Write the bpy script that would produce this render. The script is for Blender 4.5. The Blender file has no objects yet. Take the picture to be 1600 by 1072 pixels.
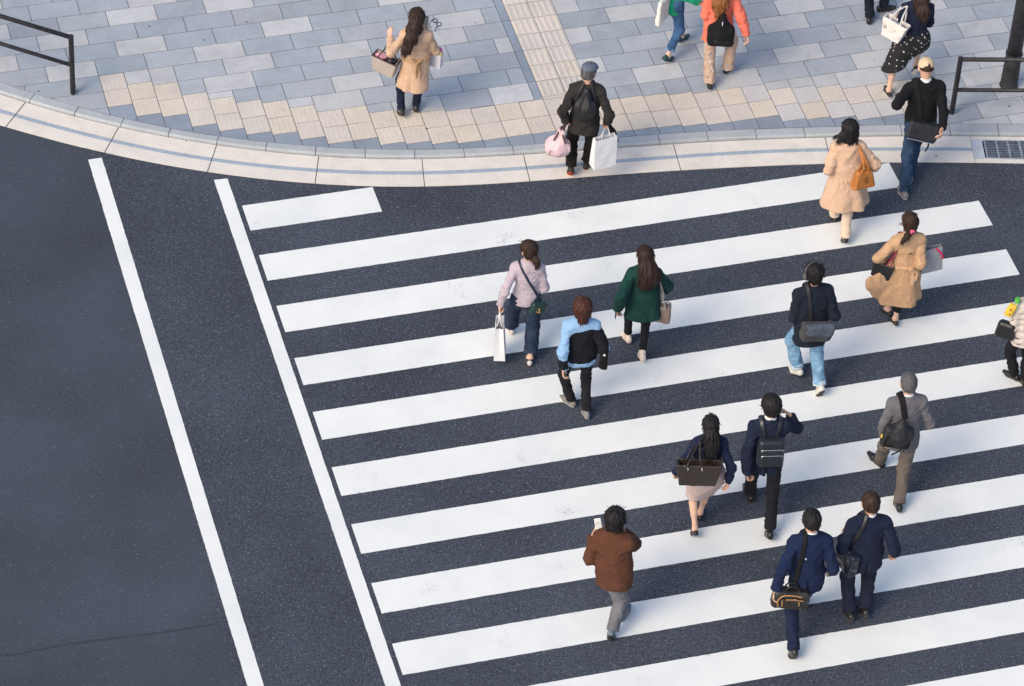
import bpy, bmesh, math, random
import numpy as np
from mathutils import Vector, Matrix

# ------------------------------------------------------------------ camera, sky, sun
scene = bpy.context.scene
COL = scene.collection
F_PX, PITCH, ROLL, CAM_H = 6051.2, math.radians(42.9037), math.radians(3.8597), 30.1973
PSI, GX, GY = math.radians(18.2079), -3.29976, 34.55052      # zebra-crossing frame on the ground

cp, sp_ = math.cos(PITCH), math.sin(PITCH)
_r0, _u0, FWD = np.array([1., 0, 0]), np.array([0, sp_, cp]), np.array([0, cp, -sp_])
RGT = math.cos(ROLL)*_r0 + math.sin(ROLL)*_u0
UPV = -math.sin(ROLL)*_r0 + math.cos(ROLL)*_u0

cam = bpy.data.cameras.new('camera')
cam.sensor_fit = 'HORIZONTAL'; cam.sensor_width = 36.0
cam.lens = F_PX/1600*36.0
cam.clip_start = 1.0; cam.clip_end = 500
cam_ob = bpy.data.objects.new('camera', cam); COL.objects.link(cam_ob)
mw = Matrix.Identity(4)
for i in range(3):
    mw[i][0], mw[i][1], mw[i][2] = RGT[i], UPV[i], -FWD[i]
mw[2][3] = CAM_H
cam_ob.matrix_world = mw
scene.camera = cam_ob

SUN_EL, SUN_AZ = math.radians(42), math.radians(222)          # azimuth clockwise from +Y: low left, behind the viewer
world = bpy.data.worlds.new('World'); scene.world = world
world.use_nodes = True
wn, wl = world.node_tree.nodes, world.node_tree.links
sky = wn.new('ShaderNodeTexSky'); sky.sky_type = 'NISHITA'; sky.sun_disc = False
sky.sun_elevation = SUN_EL; sky.sun_rotation = SUN_AZ
sky.air_density = 1.0; sky.dust_density = 3.0; sky.ozone_density = 1.0
wl.new(sky.outputs['Color'], wn['Background'].inputs['Color'])
wn['Background'].inputs['Strength'].default_value = 0.13
sun = bpy.data.lights.new('sun', 'SUN'); sun.energy = 1.15; sun.angle = math.radians(28)
sun.color = (1.0, 0.83, 0.60)
sun_ob = bpy.data.objects.new('sun', sun); COL.objects.link(sun_ob)
sd = Vector((math.sin(SUN_AZ)*math.cos(SUN_EL), math.cos(SUN_AZ)*math.cos(SUN_EL), math.sin(SUN_EL)))
sun_ob.rotation_euler = sd.to_track_quat('Z', 'Y').to_euler()
scene.view_settings.view_transform = 'Standard'
scene.view_settings.look = 'None'
scene.view_settings.exposure = 0.63
scene.view_settings.gamma = 1.0

rng = random.Random(7)
A3 = lambda *v: np.array(v, float)

def at(px, py, z=0.0):
    """world point at height z seen at this pixel of the 1600 px photograph"""
    d = (px-800)*RGT - (py-536)*UPV + F_PX*FWD
    t = (z-CAM_H)/d[2]
    return A3(0, 0, CAM_H) + d*t

def to_px(w):
    d = np.asarray(w, float)-A3(0, 0, CAM_H); z = d@FWD
    return 800+F_PX*(d@RGT)/z, 536-F_PX*(d@UPV)/z

def uvw(u, v, z=0.0):
    c, s = math.cos(PSI), math.sin(PSI)
    return A3(GX+u*c-v*s, GY+u*s+v*c, z)

def to_uv(p):
    c, s = math.cos(PSI), math.sin(PSI)
    dx, dy = p[0]-GX, p[1]-GY
    return dx*c+dy*s, -dx*s+dy*c

# ------------------------------------------------------------------ objects
def tag(o, label=None, cat=None, group=None, kind=None):
    if label: o['label'] = label
    if cat: o['category'] = cat
    if group: o['group'] = group
    if kind: o['kind'] = kind
    return o

def mesh_np(name, V, F, mats, midx=None, smooth=True):
    me = bpy.data.meshes.new(name)
    nv, nf = len(V), len(F)
    me.vertices.add(nv); me.vertices.foreach_set('co', np.asarray(V, np.float32).ravel())
    F = np.asarray(F, np.int32)
    me.loops.add(nf*4); me.loops.foreach_set('vertex_index', F.ravel())
    me.polygons.add(nf); me.polygons.foreach_set('loop_start', np.arange(0, nf*4, 4, dtype=np.int32))
    me.polygons.foreach_set('use_smooth', np.full(nf, smooth, bool))
    for m in mats: me.materials.append(m)
    if midx is not None: me.polygons.foreach_set('material_index', np.asarray(midx, np.int32))
    me.update(calc_edges=True)
    return me

def link(name, me, parent=None, loc=None, rotz=0.0):
    o = bpy.data.objects.new(name, me); COL.objects.link(o)
    if parent is not None: o.parent = parent
    if loc is not None: o.location = Vector(loc)
    o.rotation_euler = (0, 0, rotz)
    return o

def empty(name, loc, rotz=0.0):
    o = bpy.data.objects.new(name, None); COL.objects.link(o)
    o.location = Vector(loc); o.rotation_euler = (0, 0, rotz); o.empty_display_size = .1
    return o

def bm_obj(name, bm, mats, parent=None, loc=None, smooth=False, kind=None):
    me = bpy.data.meshes.new(name); bm.to_mesh(me); bm.free()
    for m in (mats if isinstance(mats, (list, tuple)) else [mats]): me.materials.append(m)
    for p in me.polygons: p.use_smooth = smooth
    o = link(name, me, parent, loc)
    if kind: o['kind'] = kind
    return o

# ------------------------------------------------------------------ materials
def nodes_of(m):
    m.use_nodes = True
    nt = m.node_tree
    return nt.nodes, nt.links, nt.nodes['Principled BSDF']

def N(nodes, kind, **kw):
    n = nodes.new(kind)
    for k, v in kw.items():
        if k in n.inputs: n.inputs[k].default_value = v
        else: setattr(n, k, v)
    return n

def ramp(nodes, stops, interp='LINEAR'):
    r = nodes.new('ShaderNodeValToRGB'); r.color_ramp.interpolation = interp
    e = r.color_ramp.elements
    while len(e) < len(stops): e.new(0.5)
    for el, (p, c) in zip(e, stops):
        el.position = p; el.color = (c[0], c[1], c[2], 1) if not isinstance(c, (int, float)) else (c, c, c, 1)
    return r

def coords(nodes, links, scale=(1, 1, 1)):
    tc = nodes.new('ShaderNodeTexCoord'); mp = nodes.new('ShaderNodeMapping')
    mp.inputs['Scale'].default_value = scale
    links.new(tc.outputs['Object'], mp.inputs['Vector'])
    return mp.outputs['Vector']

def mix(nodes, links, fac, a, b, mode='MIX'):
    n = nodes.new('ShaderNodeMix'); n.data_type = 'RGBA'; n.blend_type = mode
    for s, v in ((0, fac), (6, a), (7, b)):
        if hasattr(v, 'is_output'): links.new(v, n.inputs[s])
        elif isinstance(v, (int, float)): n.inputs[s].default_value = v
        else: n.inputs[s].default_value = (v[0], v[1], v[2], 1)
    return n.outputs[2]

def lin(r, g, b):
    f = lambda c: (c/255/12.92 if c <= 10 else ((c/255+.055)/1.055)**2.4)
    return (f(r), f(g), f(b))

_mc = {}
def fabric(key, rgb, rough=.9, var=.22, scale=9, bump=.35, bscale=55, stretch=(1, 1, 1), sheen=.02, fade=None, spec=.14):
    """plain woven cloth: slow tone drift, fine weave and crease bump"""
    if key in _mc: return _mc[key]
    m = bpy.data.materials.new(key); nd, lk, b = nodes_of(m)
    v = coords(nd, lk, stretch)
    n1 = N(nd, 'ShaderNodeTexNoise', Scale=scale, Detail=5.0, Roughness=.6); lk.new(v, n1.inputs['Vector'])
    lo = tuple(c*(1-var) for c in rgb); hi = tuple(min(1, c*(1+var)) for c in rgb)
    if fade: hi = fade
    r = ramp(nd, [(.3, lo), (.7, hi)]); lk.new(n1.outputs['Fac'], r.inputs['Fac'])
    lk.new(r.outputs['Color'], b.inputs['Base Color'])
    n2 = N(nd, 'ShaderNodeTexNoise', Scale=bscale, Detail=4.0, Roughness=.65); lk.new(v, n2.inputs['Vector'])
    n3 = N(nd, 'ShaderNodeTexNoise', Scale=13, Detail=3.0, Distortion=.8); lk.new(v, n3.inputs['Vector'])
    ad = nd.new('ShaderNodeMath'); ad.operation = 'MULTIPLY_ADD'; ad.inputs[1].default_value = 2.2
    lk.new(n3.outputs['Fac'], ad.inputs[0]); lk.new(n2.outputs['Fac'], ad.inputs[2])
    bp = N(nd, 'ShaderNodeBump', Strength=bump*.95, Distance=.012); lk.new(ad.outputs[0], bp.inputs['Height'])
    lk.new(bp.outputs['Normal'], b.inputs['Normal'])
    b.inputs['Roughness'].default_value = rough
    b.inputs['Specular IOR Level'].default_value = spec
    b.inputs['Sheen Weight'].default_value = sheen; b.inputs['Sheen Roughness'].default_value = .5
    _mc[key] = m
    return m

def plain(key, rgb, rough=.5, metal=0.0, var=.1, bump=.08, scale=30, spec=.5):
    if key in _mc: return _mc[key]
    m = bpy.data.materials.new(key); nd, lk, b = nodes_of(m)
    v = coords(nd, lk)
    n1 = N(nd, 'ShaderNodeTexNoise', Scale=scale, Detail=4.0); lk.new(v, n1.inputs['Vector'])
    r = ramp(nd, [(.3, tuple(c*(1-var) for c in rgb)), (.7, tuple(min(1, c*(1+var)) for c in rgb))])
    lk.new(n1.outputs['Fac'], r.inputs['Fac']); lk.new(r.outputs['Color'], b.inputs['Base Color'])
    bp = N(nd, 'ShaderNodeBump', Strength=bump, Distance=.006); lk.new(n1.outputs['Fac'], bp.inputs['Height'])
    lk.new(bp.outputs['Normal'], b.inputs['Normal'])
    b.inputs['Roughness'].default_value = rough; b.inputs['Metallic'].default_value = metal
    b.inputs['Specular IOR Level'].default_value = spec
    _mc[key] = m
    return m

def skin_mat(key, rgb):
    if key in _mc: return _mc[key]
    m = bpy.data.materials.new(key); nd, lk, b = nodes_of(m)
    v = coords(nd, lk)
    n1 = N(nd, 'ShaderNodeTexNoise', Scale=24, Detail=3.0); lk.new(v, n1.inputs['Vector'])
    r = ramp(nd, [(.3, tuple(c*.88 for c in rgb)), (.72, tuple(min(1, c*1.08) for c in rgb))])
    lk.new(n1.outputs['Fac'], r.inputs['Fac']); lk.new(r.outputs['Color'], b.inputs['Base Color'])
    b.inputs['Roughness'].default_value = .5; b.inputs['Subsurface Weight'].default_value = .08
    b.inputs['Subsurface Radius'].default_value = (.02, .008, .004)
    _mc[key] = m
    return m

def hair_mat(key, rgb, tip=None, rough=.46):
    if key in _mc: return _mc[key]
    m = bpy.data.materials.new(key); nd, lk, b = nodes_of(m)
    v = coords(nd, lk, (1, 1, .18))
    n1 = N(nd, 'ShaderNodeTexNoise', Scale=70, Detail=5.0, Roughness=.7, Distortion=.4); lk.new(v, n1.inputs['Vector'])
    hi = tip or tuple(c*1.8+.002 for c in rgb)
    r = ramp(nd, [(.35, rgb), (.72, hi)]); lk.new(n1.outputs['Fac'], r.inputs['Fac'])
    lk.new(r.outputs['Color'], b.inputs['Base Color'])
    bp = N(nd, 'ShaderNodeBump', Strength=.55, Distance=.01); lk.new(n1.outputs['Fac'], bp.inputs['Height'])
    lk.new(bp.outputs['Normal'], b.inputs['Normal'])
    b.inputs['Roughness'].default_value = rough; b.inputs['Specular IOR Level'].default_value = .22
    _mc[key] = m
    return m

def dotted(key, base, dot, scale, size, dot2=None, stretch=(1, 1, 1)):
    if key in _mc: return _mc[key]
    m = bpy.data.materials.new(key); nd, lk, b = nodes_of(m)
    v = coords(nd, lk, stretch)
    vo = N(nd, 'ShaderNodeTexVoronoi', Scale=scale); lk.new(v, vo.inputs['Vector'])
    r = ramp(nd, [(size*.8, 1.0), (size, 0.0)]); lk.new(vo.outputs['Distance'], r.inputs['Fac'])
    dcol = mix(nd, lk, vo.outputs['Color'], dot, dot2 or dot)
    lk.new(mix(nd, lk, r.outputs['Color'], base, dcol), b.inputs['Base Color'])
    n2 = N(nd, 'ShaderNodeTexNoise', Scale=20, Detail=4.0); lk.new(v, n2.inputs['Vector'])
    bp = N(nd, 'ShaderNodeBump', Strength=.3, Distance=.012); lk.new(n2.outputs['Fac'], bp.inputs['Height'])
    lk.new(bp.outputs['Normal'], b.inputs['Normal'])
    b.inputs['Roughness'].default_value = .85
    _mc[key] = m
    return m

def asphalt(key, base, speck, scale, dens, patch, bump, grain):
    m = bpy.data.materials.new(key); nd, lk, b = nodes_of(m)
    v = coords(nd, lk)
    big = N(nd, 'ShaderNodeTexNoise', Scale=.55, Detail=5.0, Roughness=.55); lk.new(v, big.inputs['Vector'])
    r1 = ramp(nd, [(.3, tuple(c*(1-patch) for c in base)), (.7, tuple(c*(1+patch) for c in base))])
    lk.new(big.outputs['Fac'], r1.inputs['Fac'])
    fine = N(nd, 'ShaderNodeTexNoise', Scale=scale, Detail=3.0, Roughness=.8); lk.new(v, fine.inputs['Vector'])
    mid = N(nd, 'ShaderNodeTexNoise', Scale=scale*.42, Detail=2.0, Roughness=.7); lk.new(v, mid.inputs['Vector'])
    av = nd.new('ShaderNodeMath'); av.operation = 'ADD'; lk.new(fine.outputs['Fac'], av.inputs[0]); lk.new(mid.outputs['Fac'], av.inputs[1])
    hv = nd.new('ShaderNodeMath'); hv.operation = 'MULTIPLY'; hv.inputs[1].default_value = .5; lk.new(av.outputs[0], hv.inputs[0])
    r2 = ramp(nd, [(.36, 1-grain), (.5, 1.0), (.64, 1+1.5*grain)]); lk.new(hv.outputs[0], r2.inputs['Fac'])
    c = mix(nd, lk, 1.0, r1.outputs['Color'], r2.outputs['Color'], 'MULTIPLY')
    vo = N(nd, 'ShaderNodeTexVoronoi', Scale=scale*.55); lk.new(v, vo.inputs['Vector'])
    sx = nd.new('ShaderNodeSeparateColor'); lk.new(vo.outputs['Color'], sx.inputs[0])
    r3 = ramp(nd, [(1-dens, 0.0), (1.0, 1.0)]); lk.new(sx.outputs[0], r3.inputs['Fac'])
    r4 = ramp(nd, [(.25, 1.0), (.45, 0.0)]); lk.new(vo.outputs['Distance'], r4.inputs['Fac'])
    f = nd.new('ShaderNodeMath'); f.operation = 'MULTIPLY'
    lk.new(r3.outputs['Color'], f.inputs[0]); lk.new(r4.outputs['Color'], f.inputs[1])
    c = mix(nd, lk, f.outputs[0], c, speck)
    lk.new(c, b.inputs['Base Color'])
    bp = N(nd, 'ShaderNodeBump', Strength=bump, Distance=.01); lk.new(fine.outputs['Fac'], bp.inputs['Height'])
    lk.new(bp.outputs['Normal'], b.inputs['Normal'])
    b.inputs['Roughness'].default_value = .85; b.inputs['Specular IOR Level'].default_value = .3
    return m

def paint_mat():
    m = bpy.data.materials.new('road_paint'); nd, lk, b = nodes_of(m)
    v = coords(nd, lk)
    n1 = N(nd, 'ShaderNodeTexNoise', Scale=1.3, Detail=6.0, Roughness=.6); lk.new(v, n1.inputs['Vector'])
    r1 = ramp(nd, [(.3, (.70, .735, .73)), (.62, (.79, .815, .80))]); lk.new(n1.outputs['Fac'], r1.inputs['Fac'])
    n2 = N(nd, 'ShaderNodeTexNoise', Scale=60, Detail=5.0, Roughness=.75); lk.new(v, n2.inputs['Vector'])
    n3 = N(nd, 'ShaderNodeTexNoise', Scale=2.2, Detail=3.0); lk.new(v, n3.inputs['Vector'])
    a = nd.new('ShaderNodeMath'); a.operation = 'MULTIPLY'; lk.new(n2.outputs['Fac'], a.inputs[0]); lk.new(n3.outputs['Fac'], a.inputs[1])
    r2 = ramp(nd, [(.365, 0.0), (.46, 1.0)]); lk.new(a.outputs[0], r2.inputs['Fac'])
    c = mix(nd, lk, r2.outputs['Color'], r1.outputs['Color'], (.34, .36, .40))
    lk.new(c, b.inputs['Base Color'])
    bp = N(nd, 'ShaderNodeBump', Strength=.15, Distance=.006); lk.new(n2.outputs['Fac'], bp.inputs['Height'])
    lk.new(bp.outputs['Normal'], b.inputs['Normal'])
    b.inputs['Roughness'].default_value = .62; b.inputs['Specular IOR Level'].default_value = .35
    return m

def stone_mat(key, rgb=None, rough=.8, attr=False, fine=70, amp=.10, stain=.5, spot=.12):
    """stone or concrete; with attr the slab tone comes from the mesh's per-slab colour"""
    m = bpy.data.materials.new(key); nd, lk, b = nodes_of(m)
    v = coords(nd, lk)
    if attr:
        at_ = nd.new('ShaderNodeAttribute'); at_.attribute_name = 'slab_tone'; base = at_.outputs['Color']
    else: base = rgb
    n1 = N(nd, 'ShaderNodeTexNoise', Scale=fine, Detail=5.0, Roughness=.7); lk.new(v, n1.inputs['Vector'])
    r1 = ramp(nd, [(.25, 1-amp*1.6), (.75, 1+amp*1.6)]); lk.new(n1.outputs['Fac'], r1.inputs['Fac'])
    c = mix(nd, lk, 1.0, base, r1.outputs['Color'], 'MULTIPLY')
    n2 = N(nd, 'ShaderNodeTexNoise', Scale=3.1, Detail=6.0, Roughness=.65, Distortion=.6); lk.new(v, n2.inputs['Vector'])
    r2 = ramp(nd, [(.28, 1-.22*stain), (.6, 1+.06*stain)]); lk.new(n2.outputs['Fac'], r2.inputs['Fac'])
    c = mix(nd, lk, 1.0, c, r2.outputs['Color'], 'MULTIPLY')
    # a few dark trodden spots
    vo = N(nd, 'ShaderNodeTexVoronoi', Scale=4.2, Randomness=1.0); lk.new(v, vo.inputs['Vector'])
    sx = nd.new('ShaderNodeSeparateColor'); lk.new(vo.outputs['Color'], sx.inputs[0])
    r3 = ramp(nd, [(1-spot, 0.0), (1-spot+.01, 1.0)]); lk.new(sx.outputs[0], r3.inputs['Fac'])
    r4 = ramp(nd, [(.045, 1.0), (.085, 0.0)]); lk.new(vo.outputs['Distance'], r4.inputs['Fac'])
    f = nd.new('ShaderNodeMath'); f.operation = 'MULTIPLY'
    lk.new(r3.outputs['Color'], f.inputs[0]); lk.new(r4.outputs['Color'], f.inputs[1])
    c = mix(nd, lk, f.outputs[0], c, (.10, .11, .14))
    lk.new(c, b.inputs['Base Color'])
    bp = N(nd, 'ShaderNodeBump', Strength=.25, Distance=.006); lk.new(n1.outputs['Fac'], bp.inputs['Height'])
    lk.new(bp.outputs['Normal'], b.inputs['Normal'])
    b.inputs['Roughness'].default_value = rough; b.inputs['Specular IOR Level'].default_value = .35
    return m

# ------------------------------------------------------------------ the street
M_OLD = asphalt('worn_asphalt', (.050, .061, .081), (.16, .19, .23), 95, .05, .20, .25, .26)
M_NEW = asphalt('fresh_asphalt', (.050, .060, .080), (.24, .27, .32), 105, .14, .21, .5, .6)
M_PAINT = paint_mat()
M_SLAB = stone_mat('paving_stone', attr=True, rough=.75, stain=.6, spot=.09)
M_TACT = stone_mat('tactile_stone', attr=True, rough=.85, fine=110, amp=.16, stain=.4, spot=.08)
M_JOINT = stone_mat('joint_sand', (.085, .095, .125), spot=0)
M_KERB = stone_mat('kerb_stone', (.40, .43, .455), amp=.12, stain=.7, spot=.06)
M_GUT = stone_mat('gutter_concrete', (.70, .66, .60), amp=.08, stain=.55, spot=.22)
M_BLUE = stone_mat('blue_grey_grout', (.33, .40, .48), amp=.3, spot=0)
M_DARKJ = stone_mat('dark_joint', (.09, .095, .11), spot=0)

def quad_bm(bm, pts, z=None):
    vs = [bm.verts.new(Vector((p[0], p[1], p[2] if z is None else z))) for p in pts]
    return bm.faces.new(vs)

bm = bmesh.new(); quad_bm(bm, [(-120, -60, 0), (120, -60, 0), (120, 200, 0), (-120, 200, 0)])
road = bm_obj('road', bm, M_OLD, kind='structure')

def px_line(pts, z=0.0): return [at(x, y, z) for x, y in pts]
def spline(P, n=12):
    P = [np.asarray(p, float) for p in P]; out = []
    Q = [2*P[0]-P[1]]+P+[2*P[-1]-P[-2]]
    for i in range(1, len(Q)-2):
        for k in range(n):
            t = k/n; a, b, c, d = Q[i-1], Q[i], Q[i+1], Q[i+2]
            out.append(.5*((2*b)+(c-a)*t+(2*a-5*b+4*c-d)*t*t+(3*b-a-3*c+d)*t**3))
    out.append(P[-1]); return np.array(out)
def resample(P, step):
    s = np.concatenate([[0], np.cumsum(np.linalg.norm(np.diff(P[:, :2], axis=0), axis=1))])
    q = np.arange(0, s[-1], step)
    return np.stack([np.interp(q, s, P[:, i]) for i in range(P.shape[1])], -1)
def smooth_line(P, it=30):
    P = P.copy()
    for _ in range(it): P[1:-1] = .5*P[1:-1]+.25*(P[:-2]+P[2:])
    return P

def edge(pts, z):
    P = np.array(px_line(pts, z))
    a, b = P[0]+(P[0]-P[1])*3.0+(P[0]-P[1])*np.array([0, 0, 0]), P[-1]+(P[-1]-P[-2])/np.linalg.norm(P[-1]-P[-2])*8
    P = np.vstack([a, P, b])
    P = smooth_line(resample(spline(P), .1), 120)
    return P

E_ASPH = edge([(-120, 160), (8.4, 199), (162, 241.3), (327.4, 271.7), (495, 290.2), (662, 294.6), (827.4, 285.2), (905, 276.7), (1060, 266.6), (1195, 259.2), (1293, 255.5), (1374, 253.8), (1465, 253.8), (1600, 255.8), (1760, 260)], 0.0)
E_GK = edge([(-120, 105), (0, 147), (42, 162), (120, 184), (189, 201), (277, 217.7), (354, 229.5), (435, 239), (499.5, 246.4), (598, 249.7), (679, 249), (814, 241.3), (972.5, 229.5), (1060, 222), (1212, 215.3), (1367, 211.3), (1495, 211), (1600, 212), (1760, 215)], 0.02)
E_KP = edge([(-120, 85), (0, 130), (54, 148.5), (128, 171.5), (202.5, 189.7), (276.7, 205), (357.7, 217.7), (437, 226.8), (509.6, 232), (601, 236), (679, 236), (760, 232), (851, 225.4), (966, 214.3), (1060, 206.5), (1212, 200), (1367, 195.7), (1495, 193.4), (1600, 193.4), (1760, 196)], 0.05)
E_BLUE = edge([(-120, 137), (0, 174), (67.5, 194), (172, 221), (236, 236), (334, 252.4), (422, 262.6), (540, 271), (662, 272.7), (736, 270), (827, 262.6), (888, 257.5), (972, 251.4), (1060, 244.7), (1178, 236), (1293, 233), (1526, 233), (1760, 236)], 0.012)

def param(P):                       # every edge as a function of crossing-frame u
    U = np.array([to_uv(p) for p in P]); o = np.argsort(U[:, 0]); return U[o]
def at_u(T, u): return float(np.interp(u, T[:, 0], T[:, 1]))
T_ASPH, T_GK, T_KP, T_BLUE = map(param, (E_ASPH, E_GK, E_KP, E_BLUE))

# resurfaced asphalt to the right of the long outer line
LA = [at(237, 560), at(143, 252)]
LAu = [to_uv(p) for p in LA]
def line_u(v): return LAu[0][0]+(v-LAu[0][1])*(LAu[1][0]-LAu[0][0])/(LAu[1][1]-LAu[0][1])
bm = bmesh.new(); vs0 = []; vs1 = []
for v in np.linspace(-30, 1.6, 160):
    w = -.13*min(1, max(0, (-3.5-v)/4.5))+.010*math.sin(v*7.1)+.012*math.sin(v*2.3+1)+.006*math.sin(v*19)
    vs0.append(bm.verts.new(Vector(uvw(line_u(v)-.035+w, v, .004))))
    vs1.append(bm.verts.new(Vector(uvw(40, v, .004))))
for i in range(len(vs0)-1): bm.faces.new([vs0[i], vs1[i], vs1[i+1], vs0[i+1]])
fresh = bm_obj('resurfaced_asphalt', bm, M_NEW, kind='structure')

# painted markings
def marking(name, quad_uv, n=90, z=.008):
    """a painted bar with slightly uneven edges; quad_uv: four corners in the crossing frame"""
    a, b, c, d = [np.array(q, float) for q in quad_uv]
    L = max(np.linalg.norm(b-a), np.linalg.norm(d-a)); n = max(8, int(L/.05))
    long_ab = np.linalg.norm(b-a) > np.linalg.norm(d-a)
    if not long_ab: a, b, c, d = b, c, d, a
    bm = bmesh.new(); lo, hi = [], []
    for i in range(n+1):
        t = i/n; j = lambda: rng.gauss(0, .0012)
        p, q = a+(b-a)*t, d+(c-d)*t
        e = (q-p)/np.linalg.norm(q-p)
        lo.append(bm.verts.new(Vector(uvw(*(p+e*j()), z)))); hi.append(bm.verts.new(Vector(uvw(*(q+e*j()), z))))
    for i in range(n): bm.faces.new([lo[i], lo[i+1], hi[i+1], hi[i]])
    bmesh.ops.recalc_face_normals(bm, faces=bm.faces)
    for f in bm.faces:
        if f.normal.z < 0: f.normal_flip()
    return bm_obj(name, bm, M_PAINT, parent=fresh, kind='structure')

SW = .456
right_end = {0: (1.57, 1.585), 1: None, 2: None, 3: None}
ends_px = {0: ((582.6, 294.2), (596.8, 330.7)), 1: ((1389.6, 256.5), (1408.8, 292)), 2: ((1529.1, 314.5), (1551.2, 352.8)), 3: ((1571.9, 389.9), (1593.3, 429.7))}
for k in range(-0, 16):
    v0, v1 = -.9*k, -.9*k-SW
    if k in ends_px:
        ut, ub = [to_uv(at(*q))[0] for q in ends_px[k]]
    else: ut = ub = 12.0+.3*math.sin(k)
    marking('zebra_stripe', [(0, v1), (ub, v1), (ut, v0), (0, v0)])
def lane(pl, pr, vend):
    l0, l1 = [np.array(to_uv(at(*q))) for q in pl]; r0, r1 = [np.array(to_uv(at(*q))) for q in pr]
    f = lambda a, b, v: b+(a-b)*((v-b[1])/(a[1]-b[1]))
    marking('lane_line', [tuple(f(l0, l1, vend)), tuple(f(r0, r1, vend)), tuple(r0), tuple(l0)])
lane([(137.8, 250.4), (386.5, 1072)], [(159.1, 247), (412.2, 1072)], -14)
lane([(334.2, 281.8), (601.9, 1072)], [(355.5, 279.7), (626.2, 1072)], -14)

# tar-sealed seam in the old asphalt
bm = bmesh.new(); P = resample(spline([at(-150, 1046), at(0, 1026), at(120, 1005), at(235, 991), at(345, 974)]), .05)
prev = None
for i, p in enumerate(P):
    w = .008+.006*abs(math.sin(i*.7)*math.cos(i*.23)); c = p+A3(0, rng.gauss(0, .003), .003)
    cur = (bm.verts.new(Vector(c+A3(0, -w, 0))), bm.verts.new(Vector(c+A3(0, w, 0))))
    if prev: bm.faces.new([prev[0], cur[0], cur[1], prev[1]])
    prev = cur
bm_obj('asphalt_seam', bm, plain('seam_tar', (.028, .036, .054), .8), parent=road, kind='structure')

# gutter: concrete units with an inlaid blue-grey channel line; joints run square to the kerb
def foot(T, u, d=0.0):
    """point of edge T on the normal of the kerb line at u (crossing frame)"""
    v = at_u(T_GK, u); s = (at_u(T_GK, u+.15)-at_u(T_GK, u-.15))/.3
    n = np.array([-s, 1])/math.hypot(s, 1); t = 0.0
    for _ in range(12):
        uu = u+t*n[0]; sl = (at_u(T, uu+.05)-at_u(T, uu-.05))/.1
        t -= (v+t*n[1]-at_u(T, uu))/(n[1]-sl*n[0])
    t += d
    return u+t*n[0], v+t*n[1]
def strip(bm, e0, e1, u0, u1, z0, z1, n=14, drop=None):
    """sheet between two (edge, offset) lines from u0 to u1; drop adds a face down to that height on the first"""
    va, vb, vc = [], [], []
    for u in np.linspace(u0, u1, n):
        p, q = foot(e0[0], u, e0[1]), foot(e1[0], u, e1[1])
        va.append(bm.verts.new(Vector(uvw(*p, z0)))); vb.append(bm.verts.new(Vector(uvw(*q, z1))))
        if drop is not None: vc.append(bm.verts.new(Vector(uvw(*p, drop))))
    for i in range(n-1): bm.faces.new([va[i], va[i+1], vb[i+1], vb[i]])
    if drop is not None:
        for i in range(n-1): bm.faces.new([vc[i], vc[i+1], va[i+1], va[i]])
joints = [-7.9, -6.7, -5.5, -4.4, -3.2, -2.14, -1.13, -.05, 1.1, 2.3, 3.52, 5.36, 7.22, 8.98, 12.6, 14.2, 15.8, 17.4]
bmg = bmesh.new(); bmb = bmesh.new()
GR0, GR1 = 8.98, 10.7            # the drain takes this stretch
for i in range(len(joints)-1):
    u0, u1 = joints[i]+.005, joints[i+1]-.005
    if joints[i] == 8.98: continue
    strip(bmg, (T_ASPH, 0), (T_BLUE, -.031), u0, u1, .013, .012, drop=-.01)
    strip(bmg, (T_BLUE, .031), (T_GK, -.012), u0, u1, .012, .015)  # stops short of the kerb so the dark sheet shows as step shadow
    strip(bmb, (T_BLUE, -.0315), (T_BLUE, .0315), u0, u1, .010, .010)
strip(bmg, (T_ASPH, 0), (T_GK, -.012), GR1+.1, 12.6, .013, .015, drop=-.01)
strip(bmg, (T_ASPH, 0), (T_ASPH, .07), GR0, GR1+.1, .013, .013, drop=-.01)
strip(bmg, (T_GK, -.07), (T_GK, -.012), GR0, GR1+.1, .013, .014)
gutter = bm_obj('gutter', bmg, M_GUT, kind='structure')
bm_obj('gutter_channel', bmb, M_BLUE, parent=gutter, kind='structure')
bmj = bmesh.new(); strip(bmj, (T_ASPH, .004), (T_KP, .02), -8, 17.5, .0065, .0065, n=200)
bm_obj('gutter_bed', bmj, M_DARKJ, parent=gutter, kind='structure')  # dark sheet: real unit joints, plus the kerb step's shadow line in colour

# kerb stones, 0.6 m along the curve
bmk = bmesh.new()
gu = np.linspace(-8, 17.5, 2600); gv = np.array([at_u(T_GK, u) for u in gu])
gs = np.concatenate([[0], np.cumsum(np.hypot(np.diff(gu), np.diff(gv)))])
s_at = float(np.interp(-2.1, gu, gs)); kj = np.interp(np.arange(s_at % .6, gs[-1], .6), gs, gu)
for a, b in zip(kj[:-1], kj[1:]):
    u0, u1 = a+.004, b-.004; n = 6; zt = .055; dz = rng.gauss(0, .0012)
    lo, mid, hi, bot = [], [], [], []
    for u in np.linspace(u0, u1, n):
        bot.append(bmk.verts.new(Vector(uvw(u, at_u(T_GK, u), .0)))); lo.append(bmk.verts.new(Vector(uvw(*foot(T_GK, u, .003), .040+dz))))
        mid.append(bmk.verts.new(Vector(uvw(*foot(T_GK, u, .018), zt+dz)))); hi.append(bmk.verts.new(Vector(uvw(*foot(T_KP, u, -.008), zt+dz))))
    rows = (bot, lo, mid, hi)
    for r0, r1 in zip(rows[:-1], rows[1:]):
        for i in range(n-1): bmk.faces.new([r0[i], r0[i+1], r1[i+1], r1[i]])
    for e in (0, -1): bmk.faces.new([bot[e], lo[e], mid[e], hi[e]])
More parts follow.
